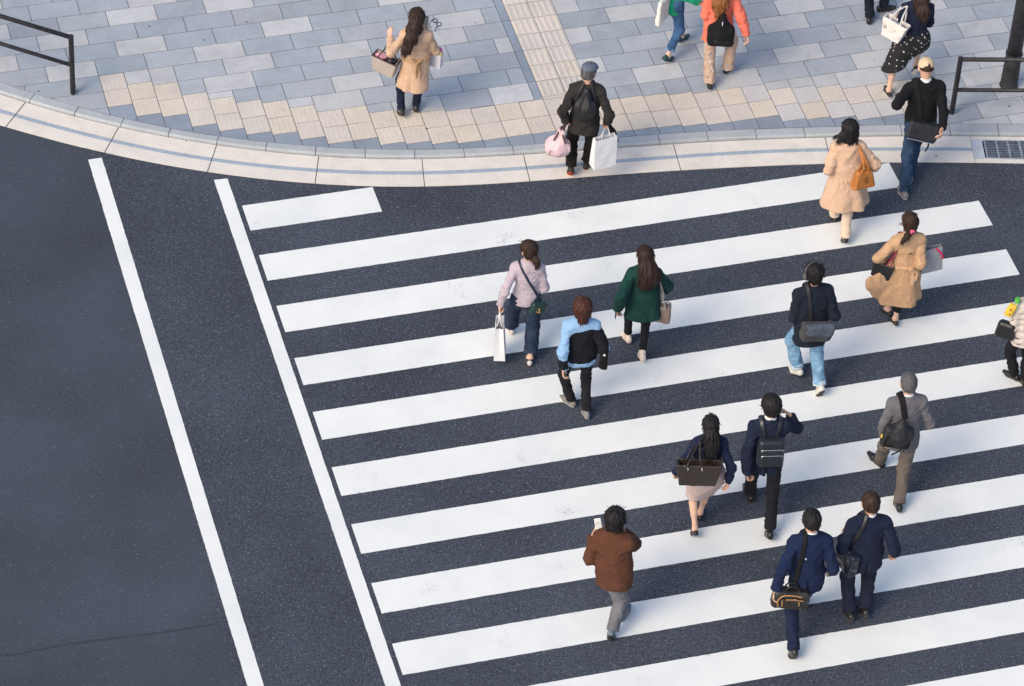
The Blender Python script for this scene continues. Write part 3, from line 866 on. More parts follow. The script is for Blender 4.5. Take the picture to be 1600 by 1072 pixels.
class Fig:
    """a walking figure; joints are solved from where head, feet and hands stand in the place"""
    def __init__(s, label, H, head, yaw, feet, hands, lean=.06, side=0.0, fem=False, gz=0.0, twist=0.0,
                 hyaw=0.0, hpitch=0.12, wide=1.0, skin=None, fl=None, group=None, drop=.02, elb=None):
        s.H, s.k, s.fem, s.gz, s.wide = H, H/1.7, fem, gz, wide
        s.yaw = math.radians(yaw); s.cy, s.sy = math.cos(s.yaw), math.sin(s.yaw)
        s.skin = skin or (SKIN2 if fem else SKIN); s.label = label; s.group = group
        for it in range(8):
            top = at(head[0], head[1], gz+H-drop)
            f2 = A3(-s.sy, s.cy, 0); r2 = A3(s.cy, s.sy, 0)
            s.B = top-f2*lean-r2*side; s.B[2] = gz
            hz = .525*H-drop*.9
            s.hip = A3(0, 0, hz)
            hw = (.054 if fem else .052)*H
            s.hj = [A3(-hw, 0, hz-.01), A3(hw, 0, hz-.01)]
            feet = [tuple([f[0], f[1], s.k*(.078*math.cos(math.radians(f[3]))+.095*math.sin(math.radians(max(0, f[3]))))]+list(f[3:])) if f[2] is None else f for f in feet]
            s.ank = [s.toL(at(f[0], f[1], gz+f[2])) for f in feet]
            LT, LS = .247*H, .236*H
            need = 0
            for i in (0, 1):
                if feet[i][2] < .3:
                    d = s.ank[i]-s.hj[i]; dh = math.hypot(d[0], d[1]); mx = (LT+LS)*.992
                    vz = math.sqrt(max(.01, mx*mx-dh*dh)) if dh < mx else .1
                    need = max(need, s.hj[i][2]-s.ank[i][2]-vz)
            if need < .002 or it == 7: break
            drop += need*.6
        if need > .01: print('REACH', label[:40], round(need, 3))
        s.drop = drop
        s.fp = [feet[i][3] for i in (0, 1)]; s.fy = [math.radians(feet[i][4]) if len(feet[i]) > 4 else 0 for i in (0, 1)]
        s.fd = [A3(math.sin(-a), math.cos(a), 0) for a in s.fy]
        s.knee = [s.ik(s.hj[i], s.ank[i], LT, LS, s.fd[i]+A3(.12*(1 if i else -1), 0, .05)) for i in (0, 1)]
        # spine
        up_ = nz([side*.85, lean*.85, .42*H]); s.up = up_
        f = A3(0, 1, 0); f = nz(f-up_*(f@up_)); r = np.cross(f, up_)
        t = math.radians(twist); s.cf = f*math.cos(t)-r*math.sin(t); s.cr = np.cross(s.cf, up_)
        s.pf, s.pr = A3(0, 1, 0), A3(1, 0, 0)
        L = lambda q: s.hip+up_*((q-.525)*H)
        s.C0, s.C1, s.C2, s.C3, s.NB = L(.515), L(.605), L(.72), L(.78), L(.822)
        sw = (.084 if fem else .094)*H*wide
        s.sh = [s.NB-s.cr*sw-up_*.036*H, s.NB+s.cr*sw-up_*.036*H]
        s.hc = s.NB+up_*.053*H+f*.018*H+up_*.058*H
        hp, hy = hpitch, math.radians(hyaw)
        hf = f*math.cos(hy)-np.cross(f, up_)*math.sin(hy); hr = np.cross(hf, up_)
        hf2 = hf*math.cos(hp)-up_*math.sin(hp); hu = np.cross(hr, hf2)
        s.HR = np.stack([hr, hf2, hu], 1)
        s.hc = s.hc+hu*0
        UA, FA = .178*H, .150*H
        s.el, s.wr, s.hand = [None]*2, [None]*2, [None]*2
        for i in (0, 1):
            hd = hands[i]; sg = 1 if i else -1
            if not isinstance(hd[0], str) and len(hd) > 3 and hd[3][0] == 'e':   # elbow seen at a known place: swing it there
                best = None
                for z in np.linspace(hd[2]-.22, hd[2]+.22, 12):
                    w = s.toL(at(hd[0], hd[1], gz+z)); d = w-s.sh[i]; dl = np.linalg.norm(d)
                    if dl > (UA+FA)*.985: w = s.sh[i]+d*((UA+FA)*.985/dl)
                    for a in np.linspace(0, 2*math.pi, 48, endpoint=False):
                        e1 = nz(np.cross(d, A3(.3, .2, 1))); e2 = nz(np.cross(d, e1))
                        el = s.ik(s.sh[i], w, UA, FA, e1*math.cos(a)+e2*math.sin(a))
                        q = to_px(s.toW(el)); c = math.hypot(q[0]-hd[3][1], q[1]-hd[3][2])+25*abs(z-hd[2])+max(0, el[2]-s.sh[i][2]-.02)*150+(40 if abs(el[0]) < .13 and abs(el[1]) < .12 else 0)+max(0, dl-(UA+FA))*200+(max(0, .07-w[1])*250 if hd[2] > .93 else 0)
                        if best is None or c < best[0]: best = (c, w, el)
                s.wr[i], s.el[i] = best[1], best[2]
                if best[0] > 15: print('ELBOW', label[:40], i, round(best[0], 1))
                continue
            w = s.toL(at(hd[0], hd[1], gz+hd[2])) if not isinstance(hd[0], str) else s.sh[i]+A3(hd[1]*sg, hd[2], hd[3])
            pole = hd[4] if isinstance(hd[0], str) and len(hd) > 4 else (hd[3] if not isinstance(hd[0], str) and len(hd) > 3 else None)
            pole = A3(*pole) if pole is not None else A3(.30*sg, -1, -.3)
            d = w-s.sh[i]; dl = np.linalg.norm(d); mx = (UA+FA)*.985
            if dl > mx:
                if dl > mx*1.12: print('ARM', label[:40], i, round(dl-mx, 3), np.round(w, 2))
                w = s.sh[i]+d*(mx/dl)
            s.wr[i] = w; s.el[i] = s.ik(s.sh[i], w, UA, FA, pole)
    def toL(s, w): d = w-s.B; return A3(d[0]*s.cy+d[1]*s.sy, -d[0]*s.sy+d[1]*s.cy, d[2])
    def toW(s, l): return s.B+A3(l[0]*s.cy-l[1]*s.sy, l[0]*s.sy+l[1]*s.cy, l[2])
    def px(s, px, py, z): return s.toL(at(px, py, s.gz+z))
    def pxy(s, px, py, y):
        """the point seen at this pixel that lies y in front of (behind, if negative) the figure's hips"""
        a, b = s.px(px, py, .4), s.px(px, py, 1.4); t = (y-a[1])/(b[1]-a[1]); return a+(b-a)*t
    def hpt(s, x, y, z): return s.hc+s.HR@(A3(x, y, z)*s.k*1.1)
    @staticmethod
    def ik(a, c, l1, l2, pole):
        d = c-a; L = min(np.linalg.norm(d), (l1+l2)*.999); e = d/np.linalg.norm(d)
        x = (l1*l1-l2*l2+L*L)/(2*L); y = math.sqrt(max(0, l1*l1-x*x))
        p = pole-e*(pole@e); p = p/(np.linalg.norm(p)+1e-9)
        return a+e*x+p*y
    # ---- solids
    def creases(s, sol, J, d, A=.006, R=.10, wl=.050, seed=0):
        """cloth bunched in short cross folds round a joint"""
        J, d = np.asarray(J, float), nz(d)
        def fn(P):
            v = P-J; r2 = (v*v).sum(1)/(R*R); m = r2 < 5
            o = np.zeros(len(P))
            if m.any():
                q = P[m]; n = vnoise(q*14, seed)
                o[m] = A*np.exp(-r2[m])*(np.abs(np.sin((v[m]@d)*math.pi/wl+n*2.4))*1.6-.9)
            return o
        return sol.disp(fn, A)
    def torso(s, ex=0.0, waist=None, top=True, hipw=None):
        H, w = s.H, s.wide
        if s.fem: R = [.084, .069, .076, .066]
        else: R = [.085, .078, .085, .074]
        if waist: R[1] = waist
        if hipw: R[0] = hipw
        R = [r*H*w+ex for r in R]; q = .68
        parts = [rc(s.C0, s.C1, R[0], R[1], s.pf, .72), rc(s.C1, s.C2, R[1], R[2], s.cf, .70), rc(s.C2, s.C3, R[2], R[3], s.cf, .66),
                 rc(s.sh[0]+s.cr*.02, s.sh[1]-s.cr*.02, .034*H+ex*.8, .034*H+ex*.8)]
        for i in (0, 1): parts.append(rc(s.NB-s.up*.006*H, s.sh[i], .034*H+ex*.6, .028*H+ex*.8))
        return U(*parts, k=.04)
    def arms(s, r0, r1, r2, cut=.0, sides=(0, 1), upto=1.0):
        out = []
        for i in sides:
            d = nz(s.wr[i]-s.el[i])
            w = s.wr[i]
            a = U(rc(s.sh[i], s.el[i], r0, r1), rc(s.el[i], w, r1, r2), k=.02)
            if r0 > .045:
                a = s.creases(a, s.el[i], s.wr[i]-s.sh[i], .006, .10, .042, i+int(r0*1e4))
                a = s.creases(a, s.sh[i]*.5+s.el[i]*.5, s.el[i]-s.sh[i]+A3(.05, .03, 0), .004, .12, .06, i+7)
                a = s.creases(a, w-d*.05, d, .004, .07, .04, i+3)
            out.append(a.cut(w+d*cut, d))
        return out
    def legs(s, rt, rk, ra, hipr=None, cutz=.03, sides=(0, 1), cal=None):
        out = []
        for i in sides:
            d = nz(s.ank[i]-s.knee[i]); c = s.ank[i]-d*cutz
            L = [rc(s.hj[i]+A3(0, -.01, .03), s.knee[i], rt, rk), rc(s.knee[i], s.ank[i], rk*.98, ra)]
            if cal: L.append(rc(s.knee[i]+d*.08, s.knee[i]+d*.2-s.fd[i]*.01, cal, cal*.8))
            out.append(U(*L, k=.03).cut(c, d))
        return out
    def trousers(s, rt=.088, rk=.066, ra=.058, cutz=.0, ex=.012, top=.60, amp=.006, seed=1, seat=1.0):
        k = s.k; H = s.H
        R = (.080 if s.fem else .079)*H+ex*.7
        hip = U(rc(s.C0, s.hip+s.up*((top-.525)*H), R, R*.86, s.pf, .74), rc(s.hj[0]+A3(.01, -.022*k, -.03), s.hj[1]+A3(-.01, -.022*k, -.03), .068*k*seat+ex*.6, .068*k*seat+ex*.6), k=.05)
        b = U(hip, *s.legs(rt*k, rk*k, ra*k, cutz=cutz), k=.035)
        for i in (0, 1):
            b = s.creases(b, s.knee[i], s.knee[i]-s.ank[i], .0055, .11, .055, seed+i)
            b = s.creases(b, s.ank[i]+(s.knee[i]-s.ank[i])*.16, s.knee[i]-s.ank[i]+A3(.02, .02, 0), .0055, .10, .045, seed+3+i)
            b = s.creases(b, s.hj[i]+A3(0, -.06, -.10), A3(.4, .2, 1), .005, .12, .05, seed+6+i)
        return b.folds(amp, 9, 9, 13, seed)
    def body(s, barelegs=False):
        H, k = s.H, s.k*1.1
        h = s.hpt
        skull = U(ell(h(0, -.012, .022), A3(.074, .094, .090)*k, s.HR), ell(h(0, .028, -.045), A3(.056, .062, .070)*k, s.HR), k=.03)
        nose = rc(h(0, .090, .006), h(0, .108, -.026), .008*k, .013*k)
        ears = [ell(h(x, -.004, -.008), A3(.012, .020, .032)*k, s.HR) for x in (-.078, .078)]
        brow = rc(h(-.035, .076, .026), h(.035, .076, .026), .012*k, .012*k); chin = ell(h(0, .074, -.094), A3(.022, .018, .016)*k, s.HR)
        lips = ell(h(0, .088, -.060), A3(.022, .010, .009)*k, s.HR)
        headS = U(skull, nose, chin, lips, brow, *ears, k=.012)
        soc = U(*[ell(h(x, .098, .008), A3(.016, .014, .011)*k, s.HR) for x in (-.032, .032)], k=.0)
        headS = headS.minus(soc)
        eyes = [ell(h(x, .076, .008), A3(.0125, .0125, .0125)*k) for x in (-.032, .032)]
        neck = rc(s.NB-s.up*.02, h(0, -.022, -.045), (.034 if s.fem else .037)*H*.95, (.031 if s.fem else .035)*H*.95)
        k0 = s.k; tor = s.torso(-.018)
        parts = [tor, neck, headS, *eyes]
        b = U(*parts, k=.02)
        ar = s.arms(.034*k0, .027*k0, .023*k0, cut=.02)
        lg = s.legs(.062*k0, .038*k0, .030*k0, cutz=-.02, cal=.048*k0 if barelegs else None)
        hands = [s.hand_solid(i) for i in (0, 1)]
        ft = [rc(s.ank[i]+A3(0, 0, .0), s.ank[i]+s.ftdir(i)*.11*k0-s.ftup(i)*.045*k0, .033*k0, .022*k0) for i in (0, 1)]
        b = U(b, *ar, *lg, *ft, k=.03)
        b = U(b, *hands, k=.008)
        eyec = [h(x, .088, .008) for x in (-.032, .032)]; lipc = h(0, .096, -.060)
        def mi(c):
            m = np.zeros(len(c), int)
            for e in eyec: m[np.linalg.norm(c-e, axis=1) < .0135*k] = 2
            q = (c-lipc)@s.HR; m[(np.abs(q[:, 0]) < .024*k0) & (np.abs(q[:, 2]) < .009*k0) & (np.abs(q[:, 1]) < .02*k0)] = 1
            return m
        V, F = mesh_of(b, .0078)
        o = link('person', mesh_np('person', V, F, [s.skin, LIP, EYE], mi(V[F].mean(1))), loc=s.B, rotz=s.yaw)
        tag(o, s.label, 'person', s.group); s.root = o
        return o
    def ftdir(s, i):
        p = math.radians(s.fp[i]); return s.fd[i]*math.cos(p)-A3(0, 0, 1)*math.sin(p)
    def ftup(s, i):
        p = math.radians(s.fp[i]); return s.fd[i]*math.sin(p)+A3(0, 0, 1)*math.cos(p)
    def sethand(s, i, d, n, curl=(25, 35), spread=.0, thumb=.5):
        s.hand[i] = (nz(d), nz(n), curl, spread, thumb)
    def hand_solid(s, i):
        k = s.k*(.94 if s.fem else 1.0); sg = 1 if i else -1
        w = s.wr[i]; fa = nz(w-s.el[i])
        if s.hand[i] is None:
            d = fa; n = nz(A3(-sg*1.0, -.25, 0)-d*(A3(-sg, -.25, 0)@d)); curl = (28, 34); sp = .0; th = .5
        else: d, n, curl, sp, th = s.hand[i]; n = nz(n-d*(n@d))
        side = nz(np.cross(d, n))                     # across the palm
        # thumb side: forward for a hanging hand
        fwd = s.cf if abs(d[2]) > .5 else A3(0, 0, 1)
        if side@fwd < 0: side = -side
        if s.hand[i] is not None and th < 0: side = -side; th = -th
        palm = U(rc(w+d*.012*k, w+d*.082*k+side*.022*k, .024*k, .019*k, n, .62), rc(w+d*.012*k, w+d*.078*k-side*.024*k, .024*k, .018*k, n, .62), k=.012)
        fs = [palm]
        for j, (x, l) in enumerate(((.029, .072), (.010, .080), (-.010, .075), (-.028, .058))):
            b = w+d*.086*k+side*x*k; c0, c1 = math.radians(curl[0]+j*3), math.radians(curl[1])
            d0 = nz(d*math.cos(c0)+n*math.sin(c0)+side*x*3*sp); p1 = b+d0*l*.52*k
            c2 = c0+c1; d1 = nz(d*math.cos(c2)+n*math.sin(c2)+side*x*3*sp); p2 = p1+d1*l*.36*k
            c3 = c2+c1*.6; d2 = d*math.cos(c3)+n*math.sin(c3); p3 = p2+d2*l*.24*k
            fs.append(chain([b, p1, p2, p3], [.0098*k, .0088*k, .0082*k, .0072*k], k=.003))
        t0 = w+d*.030*k+side*.026*k; td = nz(d*.75+side*(.75-th*.4)+n*(.2+th*.7))
        t1 = t0+td*.040*k; td2 = nz(d*.95+side*(.25-th*.4)+n*(.1+th*.6)); t2 = t1+td2*.036*k
        fs.append(chain([t0, t1, t2], [.0135*k, .0105*k, .0085*k], k=.004))
        return U(*fs, k=.005)
    def shoes(s, mat, sole=None, kind='shoe', up_=.0, fat=1.0, heel=0.0, ht=.0, pointy=1.0, low=False, ls=1.0):
        """a shoe on each foot: heel, vamp and toe, the toe part bent to the ground when the heel is up"""
        k = s.k*(.93 if s.fem else 1.0)*ls
        for i in (0, 1):
            p = s.fp[i]; d, u = s.ftdir(i), s.ftup(i)
            pt = math.radians(max(0, p-38) if p > 0 else p); dt = s.fd[i]*math.cos(pt)-A3(0, 0, 1)*math.sin(pt); ut = s.fd[i]*math.sin(pt)+A3(0, 0, 1)*math.cos(pt)
            a = s.ank[i]; Z = -.078*s.k
            hl, ball = a-d*.048*k+u*(Z+.036*k), a+d*.095*k+u*(Z+.033*k)
            toe = ball+dt*.075*k*pointy-ut*.004
            vamp = a+d*.035*k+u*(Z+.062*k)
            r = fat
            upper = U(rc(hl, ball, .034*k*r, .042*k*r), rc(ball, toe, .041*k*r, .026*k*r/pointy, ut, .75),
                      *([] if low else [rc(hl+u*.02*k, a+u*(up_+.004)-d*.004, .032*k*r, .036*k*r), rc(vamp, a+u*(up_*.7)+d*.012, .033*k*r, .034*k*r)]), k=.025)
            if low: upper = upper.minus(rc(a-d*.01-u*.028*k, a+d*.055*k-u*.03*k, .034*k, .028*k).grow(.0))
            else: upper = upper.cut(a+u*(up_+.022*k), u)
            flat = U(half(a+u*Z, -u).both(half(ball, d)), half(ball-ut*.033*k, -ut).both(half(ball, -d)), k=0)
            upper = S(lambda P, g=upper.f, fl=flat.f: np.maximum(g(P), fl(P)), upper.lo, upper.hi)
            o = link(kind, mesh_np(kind, *mesh_of(upper, .0065), mats=[mat] if not isinstance(mat, list) else mat), s.root)
            th = .024*k
            base = U(rc(hl, ball, .040*k*r, .047*k*r), rc(ball, toe, .046*k*r, .031*k*r/pointy), k=.02)
            fl2 = U(slabz(a+u*(Z+.002), u, th*.5).both(half(ball, d)), slabz(ball-ut*(.033*k-.002), ut, th*.5).both(half(ball, -d)), k=0)
            so = S(lambda P, g=base.f, fl=fl2.f: np.maximum(g(P), fl(P)), base.lo, base.hi)
            if sole is not None:
                link('sole', mesh_np('sole', *mesh_of(so, .0065), mats=[sole]), o)
    def garment(s, name, sol, mat, h=.010, parent=None, mi=None):
        V, F = mesh_of(sol, h)
        if len(V) == 0: print('EMPTY', s.label[:30], name); return None
        mats = mat if isinstance(mat, list) else [mat]
        return link(name, mesh_np(name, V, F, mats, mi(V[F].mean(1)) if mi else None), parent or s.root)
    def jacket(s, ex=.020, waist=None, hem=.48, sl=(.060, .054, .046), cut=-.01, seed=2, amp=.006, flare=1.0, hemoff=(0, 0), sides=(0, 1), q=.72, hipw=None, vent=False):
        """upper garment: returns (whole, torso-only) solids; hem is a fraction of body height"""
        H, k = s.H, s.k
        t = s.torso(ex, waist=waist, hipw=hipw)
        hz = s.hip+s.up*((hem-.525)*H)+A3(hemoff[0], hemoff[1], 0)
        R = ((.086 if not hipw else hipw)*H*s.wide+ex)
        low = rc(s.C0+s.up*.05, hz-s.up*.0, R, R*flare, s.pf, q)
        body = U(t, low, k=.04).cut(hz, -s.up)
        ar = s.arms(sl[0]*k, sl[1]*k, sl[2]*k, cut=cut, sides=sides)
        neck = rc(s.NB+s.up*.010*H, s.NB+s.up*.03*H+s.cf*.004, .042*H, .040*H).cut(s.NB+s.up*.026*H-s.cf*.0, nz(s.up+s.cf*.35))
        w = U(body, *[a.folds(amp*.9, 11, 11, 17, seed+5) for a in ar], k=.022)
        w = U(w, neck, k=.015)
        bodyf = s.creases(s.creases(w.folds(amp, 7, 7, 9, seed, warp=.9), s.C1-s.cf*.12, s.up+s.cr*.35, .005, .17, .075, seed), s.C2-s.cf*.1+s.cr*.1, s.up-s.cr*.8, .0045, .13, .06, seed+1)
        if vent:
            bodyf = bodyf.minus(box(hz+s.up*.07*s.k-A3(.01, .16, 0), A3(.0075, .10, .11*s.k), None, .002))
        return bodyf, U(body, k=0)
    def coat(s, hem=.27, ex=.022, waist=None, flare=1.45, off=(0, -.02), sl=(.062, .056, .048), cut=-.01, nf=6, fa=.016, seed=3, amp=.006, q=.8, hipw=None, extra=()):
        """long coat: fitted above, skirt flaring to a waved hem"""
        H, k = s.H, s.k
        t = s.torso(ex, waist=waist, hipw=hipw)
        hz = s.hip+A3(off[0], off[1], (hem-.525)*H)
        R = .090*H+ex; zt = s.C1[2]
        sk = rc(s.C1-s.up*.02, hz, (waist*H+ex if waist else .078*H+ex), R*flare, A3(0, 1, 0), q)
        def wave(P):
            th = np.arctan2(P[:, 0]-hz[0], P[:, 1]-hz[1]); g = np.clip((zt-P[:, 2])/(zt-hz[2]), 0, 1.2)
            return fa*g*np.sin(nf*th+seed+1.5*np.sin(th*2+seed))
        body = U(t, sk.disp(wave), *extra, k=.035).cut(hz, nz(A3(off[0]*.15, -.10, -1)))
        ar = s.arms(sl[0]*k, sl[1]*k, sl[2]*k, cut=cut)
        neck = rc(s.NB+s.up*.010*H, s.NB+s.up*.03*H, .046*H, .045*H).cut(s.NB+s.up*.028*H, nz(s.up+s.cf*.4))
        w = U(body, *[a.folds(amp, 11, 11, 17, seed+5) for a in ar], k=.022)
        w = U(w, neck, k=.015).folds(amp, 8, 8, 5, seed)
        w = s.creases(w, s.C1-s.cf*.12+s.up*.05, s.up+s.cr*.5, .005, .12, .05, seed); w = s.creases(w, s.C1-s.cf*.14-s.up*.10, s.cr+s.up*.15, .005, .16, .055, seed+2)
        return w, body
    def hair(s, sol, mat, h=.0075, n=420, L=.09, lift=.006, fall=.5, w=.0045, parent=None):
        """hair mass plus loose locks that lie along it, away from the crown and downwards"""
        V, F = mesh_of(sol, h); rs_ = np.random.RandomState(int(s.H*1000)+len(V)); k = s.k
        P0 = V[F]; fn = np.cross(P0[:, 2]-P0[:, 0], P0[:, 3]-P0[:, 1]); ar = np.linalg.norm(fn, axis=1)+1e-12; fn = fn/ar[:, None]
        pick = rs_.choice(len(F), n, p=ar/ar.sum()); c = P0[pick].mean(1); nn = fn[pick]
        crown = s.hpt(0, -.02, .13)
        t = (c-crown); t /= np.linalg.norm(t, axis=1)[:, None]; t = t*(1-fall)+A3(0, 0, -1)*fall+rs_.normal(0, .16, (n, 3))
        t = t-nn*(t*nn).sum(1)[:, None]; t /= np.linalg.norm(t, axis=1)[:, None]+1e-9
        side = np.cross(nn, t); ln = L*rs_.uniform(.5, 1.2, n)[:, None]*k; lf = lift*rs_.uniform(.2, 1.5, n)[:, None]
        VV, FF = [V], [F]; base = len(V); m = 5
        rows = []
        for j in range(m):
            q = j/(m-1)-.3; ww = w*(1-abs(j/(m-1)*2-1)**2*.85)
            cc = c+t*ln*q+nn*(lf*(.3+q)-.006*(q*1.5)**2)+side*(rs_.normal(0, .006, (n, 1))*q)
            e = f_ = None
            rows.append((cc-side*ww-nn*.003, cc+nn*.002, cc+side*ww-nn*.003))
        G = np.stack([np.stack(r, 1) for r in rows], 1).reshape(-1, 3)      # n, m, 3
        VV.append(G); idx = base+np.arange(n)[:, None]*(m*3)
        for j in range(m-1):
            for x in range(2):
                a_ = j*3+x; FF.append(np.concatenate([idx+a_, idx+a_+1, idx+a_+4, idx+a_+3], 1))
        return link('hair', mesh_np('hair', np.vstack(VV), np.vstack(FF), [mat]), parent or s.root)
    # ---- hair
    def hair_shell(s, th=.014, low=-.075, front=.055, clump=.006, freq=34, seed=4, ear=-.01, big=1.0):
        k = s.k*1.1; h = s.hpt
        c = U(ell(h(0, -.014, .024), A3(.074+th, .094+th, .090+th)*k*big, s.HR), ell(h(0, -.035, -.035), A3(.060+th*.8, .062+th*.8, .062)*k, s.HR), k=.03)
        o, R = s.hc, s.HR
        nape = half(h(0, 0, low), s.HR@A3(0, .25, -1))
        def strands(P):
            q = (P-o)@R/k; th_ = np.arctan2(q[:, 0], q[:, 1]+.03); rad = np.sqrt(q[:, 0]**2+(q[:, 1]+.03)**2)
            n = vnoise(np.stack([th_*freq/6, rad*22, q[:, 2]*16], 1), seed)
            n2 = vnoise(q*38, seed+2)
            return clump*(n*.9+n2*.5)
        c = c.disp(strands, clump*2)
        f = c.f
        def fn(P):
            d = np.maximum(f(P), nape.f(P)); q = (P-o)@R/k
            fd = np.minimum(q[:, 1]-front, (.072-q[:, 2]))          # >0 inside the face window
            sd = np.minimum(np.minimum(q[:, 1]+.012, ear-q[:, 2]), .5)   # >0 in front of and below the ear line
            return np.maximum(d, np.maximum(fd, sd)*k)
        return S(fn, c.lo, c.hi)
    def strands_fn(s, amp, n=26, seed=5, zf=5.0):
        o = s.hc
        def fn(P):
            th = np.arctan2(P[:, 0]-o[0], P[:, 1]-o[1]+.05)
            a = vnoise(np.stack([th*n/3.0, P[:, 2]*zf, P[:, 1]*4], 1), seed); b = vnoise(np.stack([th*n/1.1, P[:, 2]*zf*1.6, P[:, 1]*6], 1), seed+1)
            return amp*(a+.6*b)
        return fn
    def long_hair(s, pts, rs, q=.55, amp=.007, seed=5, n=26, shell=True, **kw):
        """hair falling down the back through the given points (figure frame)"""
        k = s.k
        sh = s.hair_shell(seed=seed, low=kw.get('low', -.10), front=kw.get('front', .05), ear=kw.get('ear', -.07), th=kw.get('th', .016))
        c = chain(pts, rs, k=.03, f=s.pf, q=q).disp(s.strands_fn(amp, n, seed), amp*2)
        return U(sh, c, k=.025)

# ---- carried things
def ribbon(pts, w, t, n, sub=6):
    """flat strap along a smooth line; n is the direction it is thin in"""
    P = spline([np.asarray(p, float) for p in pts], sub)
    return U(*[rc(P[i], P[i+1], w, w, n, t/w) for i in range(len(P)-1)], k=.002)
def cord(pts, r, sub=6):
    P = spline([np.asarray(p, float) for p in pts], sub)
    return U(*[rc(P[i], P[i+1], r, r) for i in range(len(P)-1)], k=.002)
def frame(y, z):
    """rotation whose columns are x, y, z axes from a forward and an up direction"""
    z = nz(z); y = nz(np.asarray(y, float)-z*(np.asarray(y, float)@z)); x = np.cross(y, z)
    return np.stack([x, y, z], 1)
def paper_bag(c, w, d, h, R, lean=0.0, pinch=.75):
    """open-topped folded paper carrier: bottom centre c, gusseted sides"""
    bm = bmesh.new(); W = lambda x, y, z: Vector(np.asarray(c)+R@A3(x, y, z))
    n = 7; rings = []
    for i in range(n):
        t = i/(n-1); dd = d*(1-(1-pinch)*t); g = .16*dd*math.sin(t*1.5)
        ww = w*(1+.02*math.sin(t*3))
        ring = [(-ww/2, -dd/2), (-ww/6, -dd/2-.004*math.sin(t*9)), (ww/6, -dd/2+.004*math.sin(t*7)), (ww/2, -dd/2), (ww/2-g, 0), (ww/2, dd/2), (ww/6, dd/2), (-ww/6, dd/2), (-ww/2, dd/2), (-ww/2+g, 0)]
        rings.append([bm.verts.new(W(x+lean*t, y, h*t)) for x, y in ring])
    inner = [bm.verts.new(W(x*.97+lean, y*.9, h-.0)) for x, y in ring]
    deep = [bm.verts.new(W(x*.95+lean*.4, y*.85, h*.3)) for x, y in ring]
    m = len(ring)
    bm.faces.new(rings[0][::-1])
    for a, b in zip(rings+[inner], rings[1:]+[inner, deep]):
        if a is b: continue
        for j in range(m): bm.faces.new([a[j], a[(j+1) % m], b[(j+1) % m], b[j]])
    bm.faces.new(deep)
    return bm
# ------------------------------------------------------------------ the people
G_X, G_P = 'people crossing on the zebra stripes', 'people walking on the pavement'
BEIGE = fabric('beige_coat_cloth', (.57, .385, .265), var=.10, bump=.3)
TAN = fabric('tan_trench_cloth', (.50, .315, .185), var=.12, bump=.3)
NAVY = fabric('navy_suit_cloth', (.012, .017, .040), var=.25, bump=.3)
NAVY2 = fabric('deep_navy_cloth', (.014, .019, .040), var=.25, bump=.3)
BLACK = fabric('black_cloth', (.012, .012, .014), var=.3, bump=.3)
BLACK2 = fabric('black_trouser_cloth', (.014, .014, .017), var=.3, bump=.3)
CHAR = fabric('charcoal_wool', (.030, .028, .027), var=.25, bump=.4)
GREYS = fabric('grey_suit_cloth', (.135, .132, .145), var=.15, bump=.3)
DENIM = fabric('dark_denim', (.018, .042, .088), var=.3, bump=.45, scale=7, fade=(.045, .085, .15))
DENIM_L = fabric('light_denim', (.11, .25, .42), var=.25, bump=.45, scale=6, fade=(.28, .48, .68))
DENIM_M = fabric('mid_denim', (.030, .085, .20), var=.3, bump=.45, scale=6, fade=(.075, .16, .32))
DENIM_G = fabric('grey_denim', (.10, .105, .125), var=.2, bump=.45, scale=7, fade=(.20, .20, .22))
LEATH = plain('black_leather', (.014, .014, .015), .38, bump=.25, scale=45)
LEATHN = plain('black_nylon', (.013, .013, .016), .62, bump=.3, scale=26, var=.3)
SHOE_B = plain('black_shoe_leather', (.016, .015, .015), .35, bump=.1)
RUB_W = plain('white_rubber_sole', (.60, .58, .55), .7); RUB_G = plain('dark_rubber_sole', (.035, .033, .032), .8)
SHOE_W = plain('white_trainer', (.62, .60, .56), .7, bump=.2); SHOE_G = plain('grey_trainer', (.20, .19, .19), .8, bump=.3)
GOLD = plain('brass_fittings', (.62, .42, .16), .3, .9); CHROME = plain('steel_fittings', (.6, .6, .62), .25, .9)
PAPER = plain('white_paper', (.76, .765, .775), .7, var=.03, bump=.05, scale=9)
DB = A3(0, 0, -1)

def collar(fig, mat=WHITE, hgt=.044, r=.040):
    H = fig.H
    c = rc(fig.NB+fig.up*.014*H, fig.NB+fig.up*hgt*H+fig.cf*.006, r*H, (r-.002)*H).cut(fig.NB+fig.up*(hgt+.001)*H, nz(fig.up+fig.cf*.25))
    fig.garment('shirt_collar', c, mat, .007)

def grip(fig, i, d=(0, .1, -1), n=None, curl=(62, 78)):
    sg = 1 if i else -1
    fig.sethand(i, d, n if n is not None else (-sg, .1, 0), curl, 0, .7)

def strap_loop(fig, t, torso, p, n, hw, mat, off=.016, lo=None, hi=None, name='strap', more=None, parent=None):
    """a strap that follows the clothed torso: the part of its surface between two parallel planes"""
    b = torso.grow(off).both(slabz(p, n, hw))
    b = b.minus(torso.grow(off-.012))
    b = b.within(torso.lo-off-.01 if lo is None else lo, torso.hi+off+.01 if hi is None else hi)
    if more is not None: b = b.both(more)
    return t.add(name, b, mat, .007, parent=parent)

